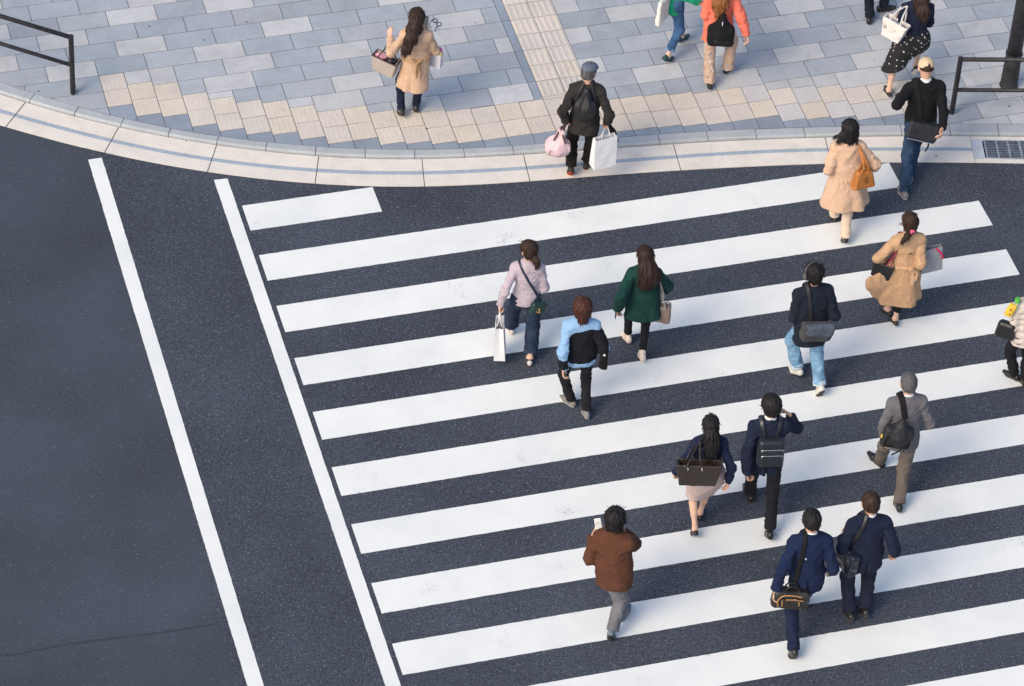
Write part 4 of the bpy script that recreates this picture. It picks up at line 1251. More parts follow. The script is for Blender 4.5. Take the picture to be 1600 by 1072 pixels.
# --- P1 woman on the pavement, beige trench coat
def person_1():
    f = Fig('woman with very long dark brown hair in a belted beige coat on the pavement', 1.60, (652, 18), 6,
            [(627, 171, None, 30, 12), (650, 164, None, 5)], [(610, 60, 1.20, ('e', 611, 81)), (669, 52, 1.25, ('e', 677, 77))],
            lean=.05, fem=True, gz=.05, group=G_P, hyaw=-12, hpitch=.25)
    f.sethand(0, (-.1, .35, 1), (.5, .6, .1), (20, 30), .02, .2); f.sethand(1, (-.1, .5, .9), (-.8, .3, .1), (40, 60), 0, .6)
    f.body()
    w, b = f.coat(hem=.318, flare=1.20, off=(-.015, -.02), nf=5, fa=.012, waist=.078, cut=.0, seed=11)
    f.garment('trench_coat', w, BEIGE)
    pz = f.C1-f.up*.01
    f.garment('belt', b.grow(.013).both(slabz(pz, f.up, .024)).within(b.lo-.01, b.hi+.01), TAN, .008)
    y = -.146
    kn = U(cord([pz+A3(-.05, y+.01, .045), pz+A3(-.01, y-.015, .02), pz+A3(.03, y-.012, -.02), pz+A3(.055, y+.0, -.05)], .011), cord([pz+A3(.06, y, .05), pz+A3(.01, y-.02, .01), pz+A3(0, y-.012, -.10), pz+A3(.01, y-.012, -.21)], .012), cord([pz+A3(0, y-.014, 0), pz+A3(.05, y-.012, -.12), pz+A3(.045, y-.015, -.20)], .011), k=.006)
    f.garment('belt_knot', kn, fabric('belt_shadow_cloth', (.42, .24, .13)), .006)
    f.garment('cape_flap', b.grow(.009).both(half(f.NB-f.up*.18, f.up).both(half(f.NB-f.cf*.02, -f.cf)) if False else S(lambda P, a=f.NB-f.up*.19, u=f.up, c=f.cf, n=f.NB: np.maximum(-((P-a)@u), (P-n)@c+.02), [-9]*3, [9]*3)).within(b.lo-.01, b.hi+.01), BEIGE, .009)
    f.garment('trousers', f.trousers(.080, .058, .050, cutz=.0, ex=.004), fabric('dark_blue_trouser', (.012, .018, .036)))
    f.shoes(SHOE_B, RUB_G, up_=.03, pointy=1.25)
    h = f.hpt
    f.hair(f.long_hair([h(0, -.07, .0), h(-.01, -.12, -.10), h(-.03, -.165, -.22), h(-.075, -.175, -.36), h(-.085, -.17, -.42)], [.080, .082, .075, .050, .022], amp=.0065, n=30, seed=21), H_DBROWN)
    # bag on the left forearm
    el = f.el[0]*.45+f.wr[0]*.55
    c = f.pxy(602, 101, .02); R = frame((.52, .85, 0), (.12, 0, 1))
    t = Thing('tote_bag', 'stiff greige tote with pink things inside on the long-haired woman\'s left arm', 'bag', f, 'bags people are carrying', c-A3(0, 0, .13))
    bx = box(c, A3(.155, .07, .11), R, .012, -.10).minus(box(c+A3(0, 0, .05), A3(.143, .058, .11), R, .008, -.10))
    t.add('bag_body', bx, fabric('greige_canvas', (.40, .34, .30), var=.06, bump=.15), .007)
    t.add('rim', box(c+R[:, 2]*.107, A3(.171, .078, .008), R, .004).minus(box(c+R[:, 2]*.107, A3(.157, .064, .03), R, .004)), fabric('dark_rim', (.06, .04, .045)), .006)
    for q in (-1, 1): t.add('handle', cord([c+R@A3(-.09, q*.07, .11), el+A3(-.03, q*.02, .0), el+A3(.03, q*.02, .02), c+R@A3(.09, q*.07, .11)], .008), fabric('dark_rim', (.06, .04, .045)), .006)
    t.add('pink_scarf', U(*[ell(c+R@A3(x, yy, .09), A3(.045, .03, .03)) for x, yy in ((-.10, 0), (-.04, .02), (-.07, -.02))], k=.02).folds(.008, 25, 25, 25, 3), dotted('pink_print', (.70, .32, .40), (.8, .7, .72), 40, .35), .007)
    t.add('dark_pouch', U(ell(c+R@A3(.07, 0, .09), A3(.06, .045, .045)), ell(c+R@A3(.11, .01, .10), A3(.03, .03, .03)), k=.02), LEATH, .007)
    # phone and folded spectacles in the right hand
    hd = f.wr[1]+nz((-.1, .5, .9))*.10
    t = Thing('phone', 'pale phone held up in the right hand of the long-haired woman', 'phone', f, 'phones in hands', hd)
    R2 = frame((.25, .8, -.5), (.1, .5, .85))
    t.add('case', box(hd+A3(-.02, .03, .03), A3(.036, .006, .075), R2, .005), plain('pale_green_case', (.50, .52, .46), .5), .005)
    t.add('screen', box(hd+A3(-.02, .03, .03)-R2[:, 1]*.0055, A3(.031, .0015, .068), R2, .001), plain('phone_glass', (.03, .035, .04), .15), .004)
    g = hd+A3(.055, .01, .01)
    t = Thing('spectacles', 'blue-framed spectacles dangling from the long-haired woman\'s right hand', 'spectacles', f, None, g)
    T = plain('blue_acetate', (.025, .075, .13), .3)
    ring = lambda c, r: cord([c+A3(r*math.cos(a), .3*r*math.sin(a), r*.8*math.sin(a)) for a in np.linspace(0, 6.28, 13)], .006, 3)
    for q in (0, 1): t.add('rim', ring(g+A3(.035+.05*q, 0, .05-.055*q), .028), T, .005)
    t.add('arms', U(cord([g+A3(.0, 0, .07), g+A3(-.03, -.01, .0), g+A3(-.01, -.02, -.05)], .005), cord([g+A3(.10, 0, -.02), g+A3(.05, -.01, -.05), g+A3(.04, -.03, -.10)], .005), k=0), T, .005)
    # white bag with a colourful top on the right forearm
    c = f.pxy(680, 90, .10)
    t = Thing('shopping_bag', 'small white carrier with pink and yellow things on the long-haired woman\'s right arm', 'bag', f, 'bags people are carrying', c-A3(0, 0, .11))
    R = frame((.5, .85, 0), (0, 0, 1))
    t.add_bm('bag_body', paper_bag(c-A3(0, 0, .11), .18, .10, .20, R), plain('translucent_white', (.62, .62, .68), .5))
    t.add('pink_wrap', U(ell(c+A3(-.01, .0, .10), A3(.07, .05, .05)), ell(c+A3(.04, .02, .09), A3(.05, .04, .05)), k=.02).folds(.01, 20, 20, 20, 1), plain('magenta_wrap', (.62, .11, .36), .5), .007)
    t.add('yellow_wrap', ell(c+A3(.05, -.03, .07), A3(.035, .03, .04)), plain('yellow_wrap', (.75, .55, .18), .5), .007)
    e1 = f.el[1]*.5+f.wr[1]*.5
    t.add('handle', cord([c+A3(-.05, 0, .09), e1+A3(0, -.01, .03), c+A3(.05, 0, .09)], .005), PAPER, .005)

# --- P2 older man in flat cap at the kerb
def person_2():
    f = Fig('older man in a grey-blue flat cap and charcoal jacket stepping off the kerb', 1.63, (921, 102), -4,
            [(892, 262, None, 45, 5), (917, 253, None, 0, -8)], [(884, 190, .84, (-.5, -1, 0)), (949, 190, .84, (.6, -1, 0))],
            lean=.09, gz=.012, group=G_X, hyaw=-22, hpitch=.2)
    f.sethand(0, (.55, .25, -.7), (.2, .6, .3), (40, 50)); grip(f, 1)
    f.body()
    w, b = f.jacket(.024, hem=.44, sl=(.066, .060, .052), flare=1.06, seed=5, amp=.0084)
    f.garment('jacket', w, CHAR)
    f.garment('trousers', f.trousers(.088, .072, .070, cutz=.02, ex=.01, amp=.0091, seed=8), fabric('black_brown_trouser', (.016, .015, .014)))
    f.shoes(plain('dark_trainer', (.03, .018, .016), .6), plain('red_sole', (.55, .07, .04), .7))
    f.hair(f.hair_shell(th=.008, low=-.035, clump=.005, seed=3), H_GREY, L=.04)
    h, R = f.hpt, f.HR
    CAP = fabric('grey_blue_tweed', (.125, .15, .20), var=.2, bump=.4, bscale=90)
    dome_ = U(ell(h(0, -.012, .062), A3(.096, .116, .062)*f.k, R), ell(h(0, .035, .058), A3(.082, .10, .050)*f.k, R), k=.02).cut(h(0, 0, .036), R@A3(0, .15, -1))
    cap = f.garment('cap', dome_.folds(.003, 14, 14, 14, 3), CAP, .007)
    f.garment('brim', ell(h(0, .105, .035), A3(.070, .062, .016)*f.k, R), CAP, .006, parent=cap)
    f.garment('button', ell(h(0, -.01, .124), A3(.010, .010, .006), R), CAP, .005, parent=cap)
    # backpack
    c = f.C2-f.cf*.155+f.up*.015; Rb = frame(f.cf, f.up)
    t = Thing('backpack', 'soft black drawstring backpack on the back of the man in the flat cap', 'backpack', f, 'backpacks', c-f.up*.24)
    bk = U(ell(c-f.up*.07, A3(.135, .075, .155), Rb), rc(c-f.up*.02, c+f.up*.17-f.cf*-.02, .10, .032), k=.05).folds(.010, 16, 5, 3.5, 7)
    t.add('bag_body', bk, LEATHN)
    for sx in (-1, 1):
        strap_loop(f, t, b, f.NB+f.cr*sx*.075, nz(f.cr+f.up*.35*sx), .016, LEATHN, more=half(f.C2+f.up*.02, -f.up))
    t.add('cords', U(*[cord([c+f.up*.17-f.cf*.02, c+f.cr*sx*.04+f.up*.09-f.cf*.075, c+f.cr*sx*.07-f.up*.05-f.cf*.088], .006) for sx in (-1, 1)], k=0), fabric('dark_cord', (.022, .022, .028)), .006)
    # pink dotted bag
    c = f.px(872, 224, .55)
    t = Thing('cloth_bag', 'pale pink patterned cloth bag gathered by dark handles beside the man in the flat cap', 'bag', f, 'bags people are carrying', c-A3(0, 0, .18))
    PK = dotted('pink_print_cloth', (.70, .50, .53), (.78, .70, .72), 34, .36, (.60, .28, .36))
    bag = U(ell(c-A3(.0, 0, .06), A3(.155, .115, .13)), rc(c, c+A3(.02, 0, .17), .10, .05, (0, 1, 0), .8), k=.06).folds(.013, 13, 13, 5, 4)
    t.add('bag_body', bag, PK)
    w0 = f.wr[0]+A3(0, 0, -.05)
    for q in (-1, 1): t.add('handle', cord([c+A3(-.05, q*.04-.03, .10), c+A3(.0, q*.03, .20), w0, c+A3(.05, q*.03, .18), c+A3(.09, q*.04-.03, .07)], .010), fabric('dark_rim', (.06, .04, .045)), .007)
    # white paper carrier
    c = f.px(941, 257, .30)
    Rw = frame((-.52, .85, 0), (.02, 0, 1))
    t = Thing('paper_bag', 'large white paper carrier bag in the right hand of the man in the flat cap', 'paper bag', f, 'white paper bags', c)
    t.add_bm('bag_body', paper_bag(c, .285, .14, .43, Rw, pinch=.55), PAPER)
    for q in (-1, 1): t.add('handle', cord([c+Rw@A3(-.06, q*.03, .39), c+Rw@A3(-.05, q*.01, .47), f.wr[1]+A3(0, 0, -.075), c+Rw@A3(.05, q*.01, .47), c+Rw@A3(.06, q*.03, .39)], .005), PAPER, .005)
    a, c = f.wr[1]+A3(.02, .03, -.06), f.pxy(966, 222, f.wr[1][1]+.06)
    t = Thing('folded_umbrella', 'short black folded umbrella hanging behind the white paper carrier', 'umbrella', f, None, c)
    q = lambda x: a+(c-a)*x
    t.add('canopy', chain([q(.12), q(.45), q(.92)], [.020, .036, .016], k=.01).folds(.005, 30, 30, 5, 3), BLACK, .007)
    t.add('ferrule', rc(q(.92), q(1.0), .009, .007), CHROME, .005)
    t.add('handle', cord([q(.12), q(.0), q(-.12)], .012), LEATH, .006)

# --- P3 person in green sweater, cut off by the top of the picture
def person_3():
    f = Fig('person in a bright green sweater and rolled-up blue jeans at the top edge', 1.60, (1066, -84), -38,
            [(1065, 57, None, 10, 0), (1043, 88, None, 32, 0)], [('r', .0, .2, -.3), (1092, 4, 1.0)], lean=.10, fem=True, gz=.05, group=G_P)
    f.body()
    GR = fabric('green_knit', (.012, .27, .15), var=.2, bump=.5, bscale=80)
    w, b = f.jacket(.022, hem=.425, seed=6, amp=.0084, flare=.96); f.garment('sweater', w, GR)
    f.garment('trousers', f.trousers(.088, .062, .054, cutz=.075, seed=4, amp=.0072), DENIM_M)
    for i in (0, 1):
        d = nz(f.ank[i]-f.knee[i]); p = f.ank[i]-d*.075
        f.garment('rolled_cuff', rc(p-d*.045, p+d*.004, .058*f.k, .060*f.k).cut(p+d*.004, d).cut(p-d*.045, -d), DENIM_L, .007)
    f.shoes(plain('teal_trainer', (.012, .055, .062), .7, bump=.2), RUB_W)
    f.hair(f.hair_shell(low=-.10, ear=-.06, seed=2), H_BLACK)
    c = f.px(1037, 14, .80); Rb = frame((.4, .9, 0), (.12, 0, 1))
    t = Thing('tote_bag', 'plain white canvas tote beside the green sweater at the top edge', 'bag', f, 'bags people are carrying', c-A3(0, 0, .19))
    cw = fabric('white_canvas', (.72, .71, .68), var=.04)
    t.add('bag_body', box(c, A3(.03, .15, .18), frame(A3(-.2, 1, 0), (.0, .05, 1)), .022, -.02).folds(.008, 9, 9, 6, 2), cw, .009)
    for q in (-1, 1): t.add('handle', ribbon([c+A3(.0, q*.07, .17), f.sh[0]+A3(-.03, q*.03, .065), f.sh[0]+A3(.03, q*.03, .06), c+A3(.02, q*.06, .17)], .014, .004, (1, 0, 0)), cw, .006)

# --- P4 woman in coral jacket with black backpack
def person_4():
    f = Fig('person with ginger hair in a coral orange jacket and patterned beige trousers', 1.62, (1131, -44), 3,
            [(1109, 129, .078, 0, 4), (1137, 106, None, 10, -32)], [('r', -.03, .2, -.32), (1166, 54, .80, (.5, -1, 0))], lean=.05, fem=True, gz=.05, group=G_P)
    f.body()
    CO = fabric('coral_jacket_cloth', (.80, .185, .125), var=.12, bump=.35)
    w, b = f.jacket(.030, hem=.385, sl=(.070, .066, .056), flare=1.12, seed=9, amp=.0065); f.garment('jacket', w, CO)
    FL = dotted('floral_print_cloth', (.50, .34, .245), (.62, .60, .58), 26, .42, (.10, .07, .09), stretch=(1, 1, .7))
    f.garment('trousers', f.trousers(.084, .072, .078, cutz=.0, ex=.01, seed=6), FL)
    f.shoes(plain('black_canvas_shoe', (.02, .02, .024), .8), RUB_W)
    h = f.hpt
    f.hair(f.long_hair([h(0, -.07, .0), h(-.0, -.13, -.12), h(-.02, -.165, -.26), h(-.04, -.18, -.37)], [.085, .095, .09, .05], amp=.0065, n=34, seed=23), H_GINGER)
    c = f.pxy(1127, 47, -.20); Rb = frame(f.cf, f.up)
    t = Thing('backpack', 'black teardrop backpack on the back of the coral jacket', 'backpack', f, 'backpacks', c-f.up*.2)
    bk = U(box(c-f.up*.08, A3(.165, .075, .14), Rb, .055), rc(c, c+f.up*.19+f.cf*.02, .125, .045), k=.07).folds(.004, 10, 10, 10, 3)
    t.add('bag_body', bk, BLACK)
    t.add('front_pocket', box(c-f.up*.06-f.cf*.055, A3(.095, .035, .09), Rb, .03).folds(.004, 12, 12, 12, 4), LEATHN)
    for z, x in ((.165, .0), (.0, -.07)): t.add('zip_pull', rc(c+f.up*z-f.cf*.072+f.cr*x, c+f.up*(z-.035)-f.cf*.095+f.cr*x, .007, .006), CHROME, .005)
    strap_loop(f, t, b, f.NB+f.cr*.085, nz(f.cr-f.up*.45), .022, BLACK, more=half(f.C2-f.up*.08, -f.up))
    strap_loop(f, t, b, f.NB-f.cr*.085, nz(f.cr+f.up*.45), .022, BLACK, more=half(f.C2-f.up*.08, -f.up))

# --- P5 legs at the top edge
def person_5():
    f = Fig('person in black trousers and black shoes, only legs showing at the top edge', 1.70, (1378, -148), -6,
            [(1359, 26, None, 5, 0), (1380, 9, None, 5, -60)], [('r', .10, .05, -.48), ('r', .10, .05, -.48)], lean=.05, gz=.05, group=G_P)
    f.body(); w, b = f.jacket(.02, seed=4); f.garment('jacket', w, NAVY2)
    f.garment('trousers', f.trousers(.082, .066, .060, seed=5), fabric('blue_black_trouser', (.012, .014, .022)))
    f.shoes(SHOE_B, RUB_G); f.hair(f.hair_shell(seed=8), H_BLACK)

# --- P6 woman in dotted skirt
def person_6():
    f = Fig('woman in a navy jacket and black skirt with white dots near the right lamp post', 1.60, (1437, -24), 8,
            [(1389, 141, None, 8, 6), (1431, 103, .20, 55, -10)], [('r', .06, .16, -.30), (1453, 6, 1.13, ('e', 1453, 34))], lean=.07, fem=True, gz=.05, group=G_P, hpitch=.3)
    f.sethand(1, (-.1, .6, .8), (-.8, .3, .1), (40, 50))
    f.body(True)
    w, b = f.jacket(.022, hem=.495, sl=(.062, .058, .050), seed=7, amp=.0072, flare=.95); f.garment('jacket', w, NAVY2)
    kn = [f.knee[0], f.knee[1]]
    hemz = .255*f.H
    pl = f.ank[0]*.42+f.knee[0]*.58; pr = f.knee[1]+A3(.01, 0, -.10)
    sk = U(rc(f.C0+f.up*.1, f.C0-A3(0, 0, .08), .125, .165, (0, 1, 0), .78), rc(f.hj[0], pl, .14, .140), rc(f.hj[1], pr, .125, .125), k=.09)
    def wave(P): th = np.arctan2(P[:, 0]-f.hip[0], P[:, 1]-f.hip[1]); g = np.clip((.85-P[:, 2])/.5, 0, 1); return .010*g*np.sin(9*th+1)
    sk = sk.disp(wave).cut(A3(0, 0, hemz+.055), (.35, 0, -1))
    f.garment('skirt', sk.folds(.005, 7, 7, 4, 3), dotted('white_dotted_black_cloth', (.010, .010, .013), (.62, .60, .58), 21, .21))
    f.shoes(SHOE_B, RUB_W, low=True)
    h = f.hpt
    f.hair(f.long_hair([h(0, -.07, .0), h(.02, -.12, -.10), h(.05, -.15, -.22), h(.06, -.155, -.30)], [.080, .080, .07, .04], seed=25), H_DBROWN)
    c = f.pxy(1397, 46, -.08)
    t = Thing('tote_bag', 'cream leather tote hanging on the shoulder of the woman in the dotted skirt', 'bag', f, 'bags people are carrying', c-A3(0, 0, .15))
    CR = plain('cream_leather', (.70, .66, .63), .45, var=.04, bump=.1)
    R = frame((.62, .78, 0), (.22, .05, 1))
    bx = box(c, A3(.145, .06, .13), R, .012, -.16).minus(box(c+R[:, 2]*.04, A3(.136, .05, .13), R, .008, -.16))
    t.add('bag_body', bx.folds(.004, 8, 8, 8, 2), CR, .007)
    t.add('inner_flap', box(c+R[:, 2]*.02+R[:, 1]*.0, A3(.11, .018, .09), R, .012).folds(.006, 10, 10, 10, 5), plain('grey_lining', (.36, .38, .43), .8), .008)
    for q in (-1, 1): t.add('handle', ribbon([c+R@A3(-.075, q*.065, .10), c+R@A3(-.05, q*.06, .24), f.sh[0]+A3(.0, q*.035, .062), c+R@A3(.06, q*.05, .24), c+R@A3(.075, q*.06, .10)], .012, .006, (0, 1, 0)), CR, .006)

# --- P7 man with beige cap and messenger bag
def person_7():
    f = Fig('man in a beige cap, black sweater and dark jeans carrying a messenger bag', 1.74, (1449, 96), 10,
            [(1413, 299, None, 12, 6), (1421, 273, None, 0, 0)], [(1406, 150, 1.10, ('e', 1402, 164)), (1472, 202, .87, ('e', 1476, 180))], lean=.10, group=G_X, hpitch=.32, wide=1.12)
    f.body()
    w, b = f.jacket(.018, hem=.475, sl=(.066, .056, .046), seed=12, amp=.0065, flare=.94); f.garment('sweater', w, fabric('black_knit', (.011, .011, .013), bscale=85, bump=.4))
    collar(f, r=.044)
    f.garment('trousers', f.trousers(.094, .074, .062, ex=.012, seed=9, amp=.0084), DENIM)
    f.shoes(SHOE_G, RUB_W)
    f.hair(f.hair_shell(th=.004, low=.005, clump=.002, seed=3), H_DBROWN, L=.02, lift=.002, n=150)
    h, R = f.hpt, f.HR
    CAP = fabric('beige_cap_cotton', (.66, .50, .33), var=.08, bump=.2)
    cap = f.garment('cap', ell(h(0, -.008, .034), A3(.094, .112, .098)*f.k, R).cut(h(0, 0, .012), R@A3(0, -.12, -1)), CAP, .007)
    f.garment('brim', ell(h(0, .135, .034), A3(.070, .070, .012)*f.k, R), fabric('olive_cap_brim', (.12, .10, .07)), .006, parent=cap)
    f.garment('button', ell(h(0, -.008, .132), A3(.010, .010, .006), R), fabric('olive_cap_brim', (.12, .10, .07)), .005, parent=cap)
    c = f.pxy(1442, 205, -.20)
    t = Thing('messenger_bag', 'black messenger bag slung across the back of the man in the beige cap', 'bag', f, 'messenger bags', c-A3(0, 0, .14))
    Rb = frame((.12, 1, 0), (.26, .10, 1))
    t.add('bag_body', box(c, A3(.180, .055, .125), Rb, .03).folds(.006, 9, 9, 9, 2), LEATHN)
    t.add('flap', box(c-Rb[:, 1]*.032+Rb[:, 2]*.02, A3(.184, .036, .11), Rb, .022).folds(.005, 10, 10, 10, 6), plain('black_waxed_flap', (.020, .022, .028), .5, bump=.2))
    t.add('zip', box(c-Rb[:, 1]*.052-Rb[:, 2]*.108, A3(.165, .012, .006), Rb, .004), CHROME, .005)
    t.add('side_strap', ribbon([c+Rb@A3(.11, -.05, -.11), c+Rb@A3(.115, -.06, -.17), c+Rb@A3(.105, -.06, -.23)], .011, .004, (0, 1, 0)), BLACK, .006)
    strap_loop(f, t, b, f.C2-f.cf*.1-f.cr*.085, nz(f.cr+f.up*.18), .028, BLACK)

# --- P8 woman in beige coat with tan handbag
def person_8():
    f = Fig('woman with windblown black bob in a loose beige coat and cream trousers', 1.60, (1330, 192), 8,
            [(1304, 336, .08, 0, 0), (1321, 370, None, 42, 0)], [(1302, 255, 1.05, ('e', 1296, 264)), (1364, 262, 1.0, ('e', 1368, 257))], lean=.07, fem=True, group=G_X, wide=1.04)
    f.sethand(1, (-.2, .6, .3), (-.6, .3, .4), (50, 60))
    f.body()
    w, b = f.coat(hem=.295, flare=1.72, off=(.02, -.03), nf=4, fa=.018, waist=.096, sl=(.068, .066, .058), seed=14, ex=.028, amp=.0084)
    f.garment('coat', w, fabric('pale_beige_coat', (.61, .415, .29), var=.08))
    f.garment('trousers', f.trousers(.086, .066, .064, cutz=-.01, ex=.006, seed=5), fabric('cream_trouser', (.68, .55, .43), var=.08))
    f.shoes(SHOE_B, None, pointy=1.25, low=True)
    h = f.hpt
    hair = U(f.hair_shell(th=.020, low=-.105, ear=-.09, front=.05, clump=.008, seed=31), chain([h(0, -.04, -.03), h(-.01, -.055, -.10)], [.088, .072], f=f.pf, q=.8).disp(f.strands_fn(.010, 30, 4), .02),
             chain([h(-.06, -.05, -.02), h(-.12, -.06, -.05), h(-.17, -.065, -.055), h(-.205, -.06, -.07)], [.045, .030, .016, .004]).disp(f.strands_fn(.004, 30, 7), .01), chain([h(-.06, -.06, -.06), h(-.13, -.08, -.10), h(-.165, -.08, -.125)], [.04, .022, .004]), chain([h(.06, -.06, -.06), h(.075, -.08, -.13)], [.035, .010]), k=.02)
    f.hair(hair, H_BLACK)
    c = f.pxy(1349, 279, -.17)
    t = Thing('handbag', 'tan brown leather handbag on the right shoulder of the windblown woman', 'bag', f, 'bags people are carrying', c-A3(0, 0, .15))
    TN = plain('tan_leather', (.40, .145, .030), .5, var=.15, bump=.15, scale=12)
    R = frame((-.30, .95, 0), (.0, .12, 1))
    t.add('bag_body', U(box(c, A3(.125, .055, .115), R, .03, .22), k=0).folds(.004, 9, 9, 9, 2), TN, .008)
    for q in (-1, 1): t.add('handle', ribbon([c+R@A3(-.05, q*.04, .10), c+R@A3(-.03, q*.02, .24), f.sh[1]-f.cr*.045+A3(0, q*.02-.02, .085), c+R@A3(.0, q*.02, .25), c+R@A3(.05, q*.04, .10)], .014, .008, (0, 1, 0)), TN, .007)
    t.add('buckle', U(rc(c-R[:, 1]*.058+R[:, 2]*.05, c-R[:, 1]*.064+R[:, 2]*-.02, .010, .008), k=0), plain('dark_tan_leather', (.18, .07, .02), .5), .006)
    hd = f.wr[1]+nz((-.2, .6, .3))*.085
    t = Thing('phone', 'dark phone in the right hand of the windblown woman', 'phone', f, 'phones in hands', hd)
    R2 = frame((-.3, .6, -.5), (-.1, .6, .7)); t.add('case', box(hd+A3(-.03, -.01, .02), A3(.036, .006, .075), R2, .005), plain('dark_phone_case', (.03, .04, .06), .3), .005)
    t.add('screen', box(hd+A3(-.03, -.01, .02)-R2[:, 1]*.0058, A3(.031, .0015, .068), R2, .001), plain('phone_glass_blue', (.20, .26, .30), .15), .004)

# --- P9 woman in tan trench with pink hair tie
def person_9():
    f = Fig('woman in a tan belted trench coat with a pink hair tie', 1.62, (1424, 337), 13,
            [(1388, 483, None, 12, 20), (1399, 498, None, 18, 0)], [(1386, 408, 1.0, ('e', 1373, 404)), (1440, 402, 1.0, ('e', 1438, 413))], lean=.06, fem=True, group=G_X)
    f.body()
    w, b = f.coat(hem=.265, flare=1.42, off=(-.02, -.03), nf=5, fa=.020, waist=.080, sl=(.064, .062, .052), seed=3, ex=.024,
                  extra=(U(*[rc(A3(-.05, -.02, z0), f.pxy(x_, y_, -.05), .12, .05, (0, 1, 0), .45) for z0, x_, y_ in ((.86, 1363, 439), (.78, 1369, 447), (.70, 1377, 456), (.62, 1387, 464))], k=.10),))
    f.garment('trench_coat', w, TAN)
    pz = f.C1-f.up*.015
    f.garment('belt', b.grow(.013).both(slabz(pz, f.up, .020)).within(b.lo-.01, b.hi+.01), fabric('tan_belt_cloth', (.60, .38, .23)), .008)
    y = -.146
    f.garment('belt_tails', U(ribbon([pz+A3(.02, y-.01, .02), pz+A3(.05, y-.015, -.06), pz+A3(.06, y-.03, -.20)], .018, .005, (0, 1, 0)), ribbon([pz+A3(.02, y-.01, .01), pz+A3(.10, y-.01, -.05), pz+A3(.09, y-.02, -.15)], .018, .005, (0, 1, 0)), ell(pz+A3(.02, y-.008, .005), A3(.03, .014, .022)), k=.006), fabric('tan_belt_cloth', (.60, .38, .23)), .006)
    f.garment('cape_flap', b.grow(.010).both(S(lambda P, a=f.NB-f.up*.17, u=f.up, c=f.cf, n=f.NB: np.maximum(-((P-a)@u), (P-n)@c+.02), [-9]*3, [9]*3)).within(b.lo-.01, b.hi+.01), TAN, .009)
    f.garment('button', ell(f.NB-f.up*.155-f.cf*.128, A3(.012, .008, .012)), SHOE_B, .005)
    f.garment('trousers', f.trousers(.078, .056, .050, cutz=.085, seed=2), BLACK2)
    f.shoes(SHOE_B, None, low=True)
    h = f.hpt
    hair = f.hair(U(f.hair_shell(th=.012, low=-.085, ear=-.03, clump=.004, seed=17), chain([h(-.015, -.095, -.055), h(-.055, -.135, -.085), h(-.105, -.15, -.13), h(-.135, -.15, -.165)], [.030, .030, .020, .006]).disp(f.strands_fn(.005, 20, 5), .01), k=.015), H_DBROWN)
    f.garment('hair_tie', U(*[ell(h(x, yy, z), A3(.019, .016, .019)) for x, yy, z in ((-.012, -.118, -.048), (.012, -.118, -.052), (-.035, -.112, -.065), (-.02, -.125, -.065))], k=.012), plain('pink_hair_tie', (.80, .10, .24), .7), .006, parent=hair)
    c = f.pxy(1379, 421, -.02)
    t = Thing('shoulder_bag', 'black leather shoulder bag with a dark red strap on the tan trench coat', 'bag', f, 'bags people are carrying', c-A3(0, 0, .14))
    R = frame((.50, .86, 0), (.14, 0, 1))
    bx = box(c, A3(.12, .05, .11), R, .02, -.08).minus(box(c+R[:, 2]*.05, A3(.106, .038, .10), R, .01, -.08))
    t.add('bag_body', bx, LEATH, .008)
    RD = plain('dark_red_leather', (.20, .018, .04), .45)
    for q in (-1, 1): t.add('strap', ribbon([c+R@A3(.03, q*.05, .11), f.sh[0]*.5+c*.5+A3(.04, -.04+q*.02, .06), f.sh[0]+A3(.055, q*.02-.015, .088), f.sh[0]+A3(.03, .08+q*.02, .0), c+R@A3(.09, q*.05, .11)], .010, .006, (1, .3, 0)), RD, .006)
    c = f.pxy(1453, 417, .06)
    t = Thing('shopping_bag', 'plain grey shopping bag with a red handle at the right of the tan trench coat', 'bag', f, 'bags people are carrying', c-A3(0, 0, .02))
    m = plaid_mat()
    R = frame((-.10, 1, 0), (-.10, 0, 1))
    t.add_bm('bag_body', paper_bag(c-A3(-.01, 0, .03), .25, .11, .33, R, pinch=.5), m)
    t.add('handle', cord([c+R@A3(.06, -.03, .29), c+R@A3(.10, -.05, .24), c+R@A3(.125, -.06, .19), c+R@A3(.12, -.06, .15)], .012), plain('crimson_cord', (.55, .02, .10), .6), .006)

_pl = []
def plaid_mat():
    if _pl: return _pl[0]
    m = bpy.data.materials.new('grey_check'); nd, lk, b = nodes_of(m); v = coords(nd, lk)
    w = []
    for d in ('X', 'Z'):
        n = N(nd, 'ShaderNodeTexWave', Scale=5.5, bands_direction=d); lk.new(v, n.inputs['Vector']); w.append(n)
    r1 = ramp(nd, [(.35, (.29, .30, .34)), (.6, (.31, .32, .36))]); lk.new(w[0].outputs['Fac'], r1.inputs['Fac'])
    r2 = ramp(nd, [(.35, .95), (.6, 1.0)]); lk.new(w[1].outputs['Fac'], r2.inputs['Fac'])
    lk.new(mix(nd, lk, 1.0, r1.outputs['Color'], r2.outputs['Color'], 'MULTIPLY'), b.inputs['Base Color'])
    b.inputs['Roughness'].default_value = .6; _pl.append(m); return m

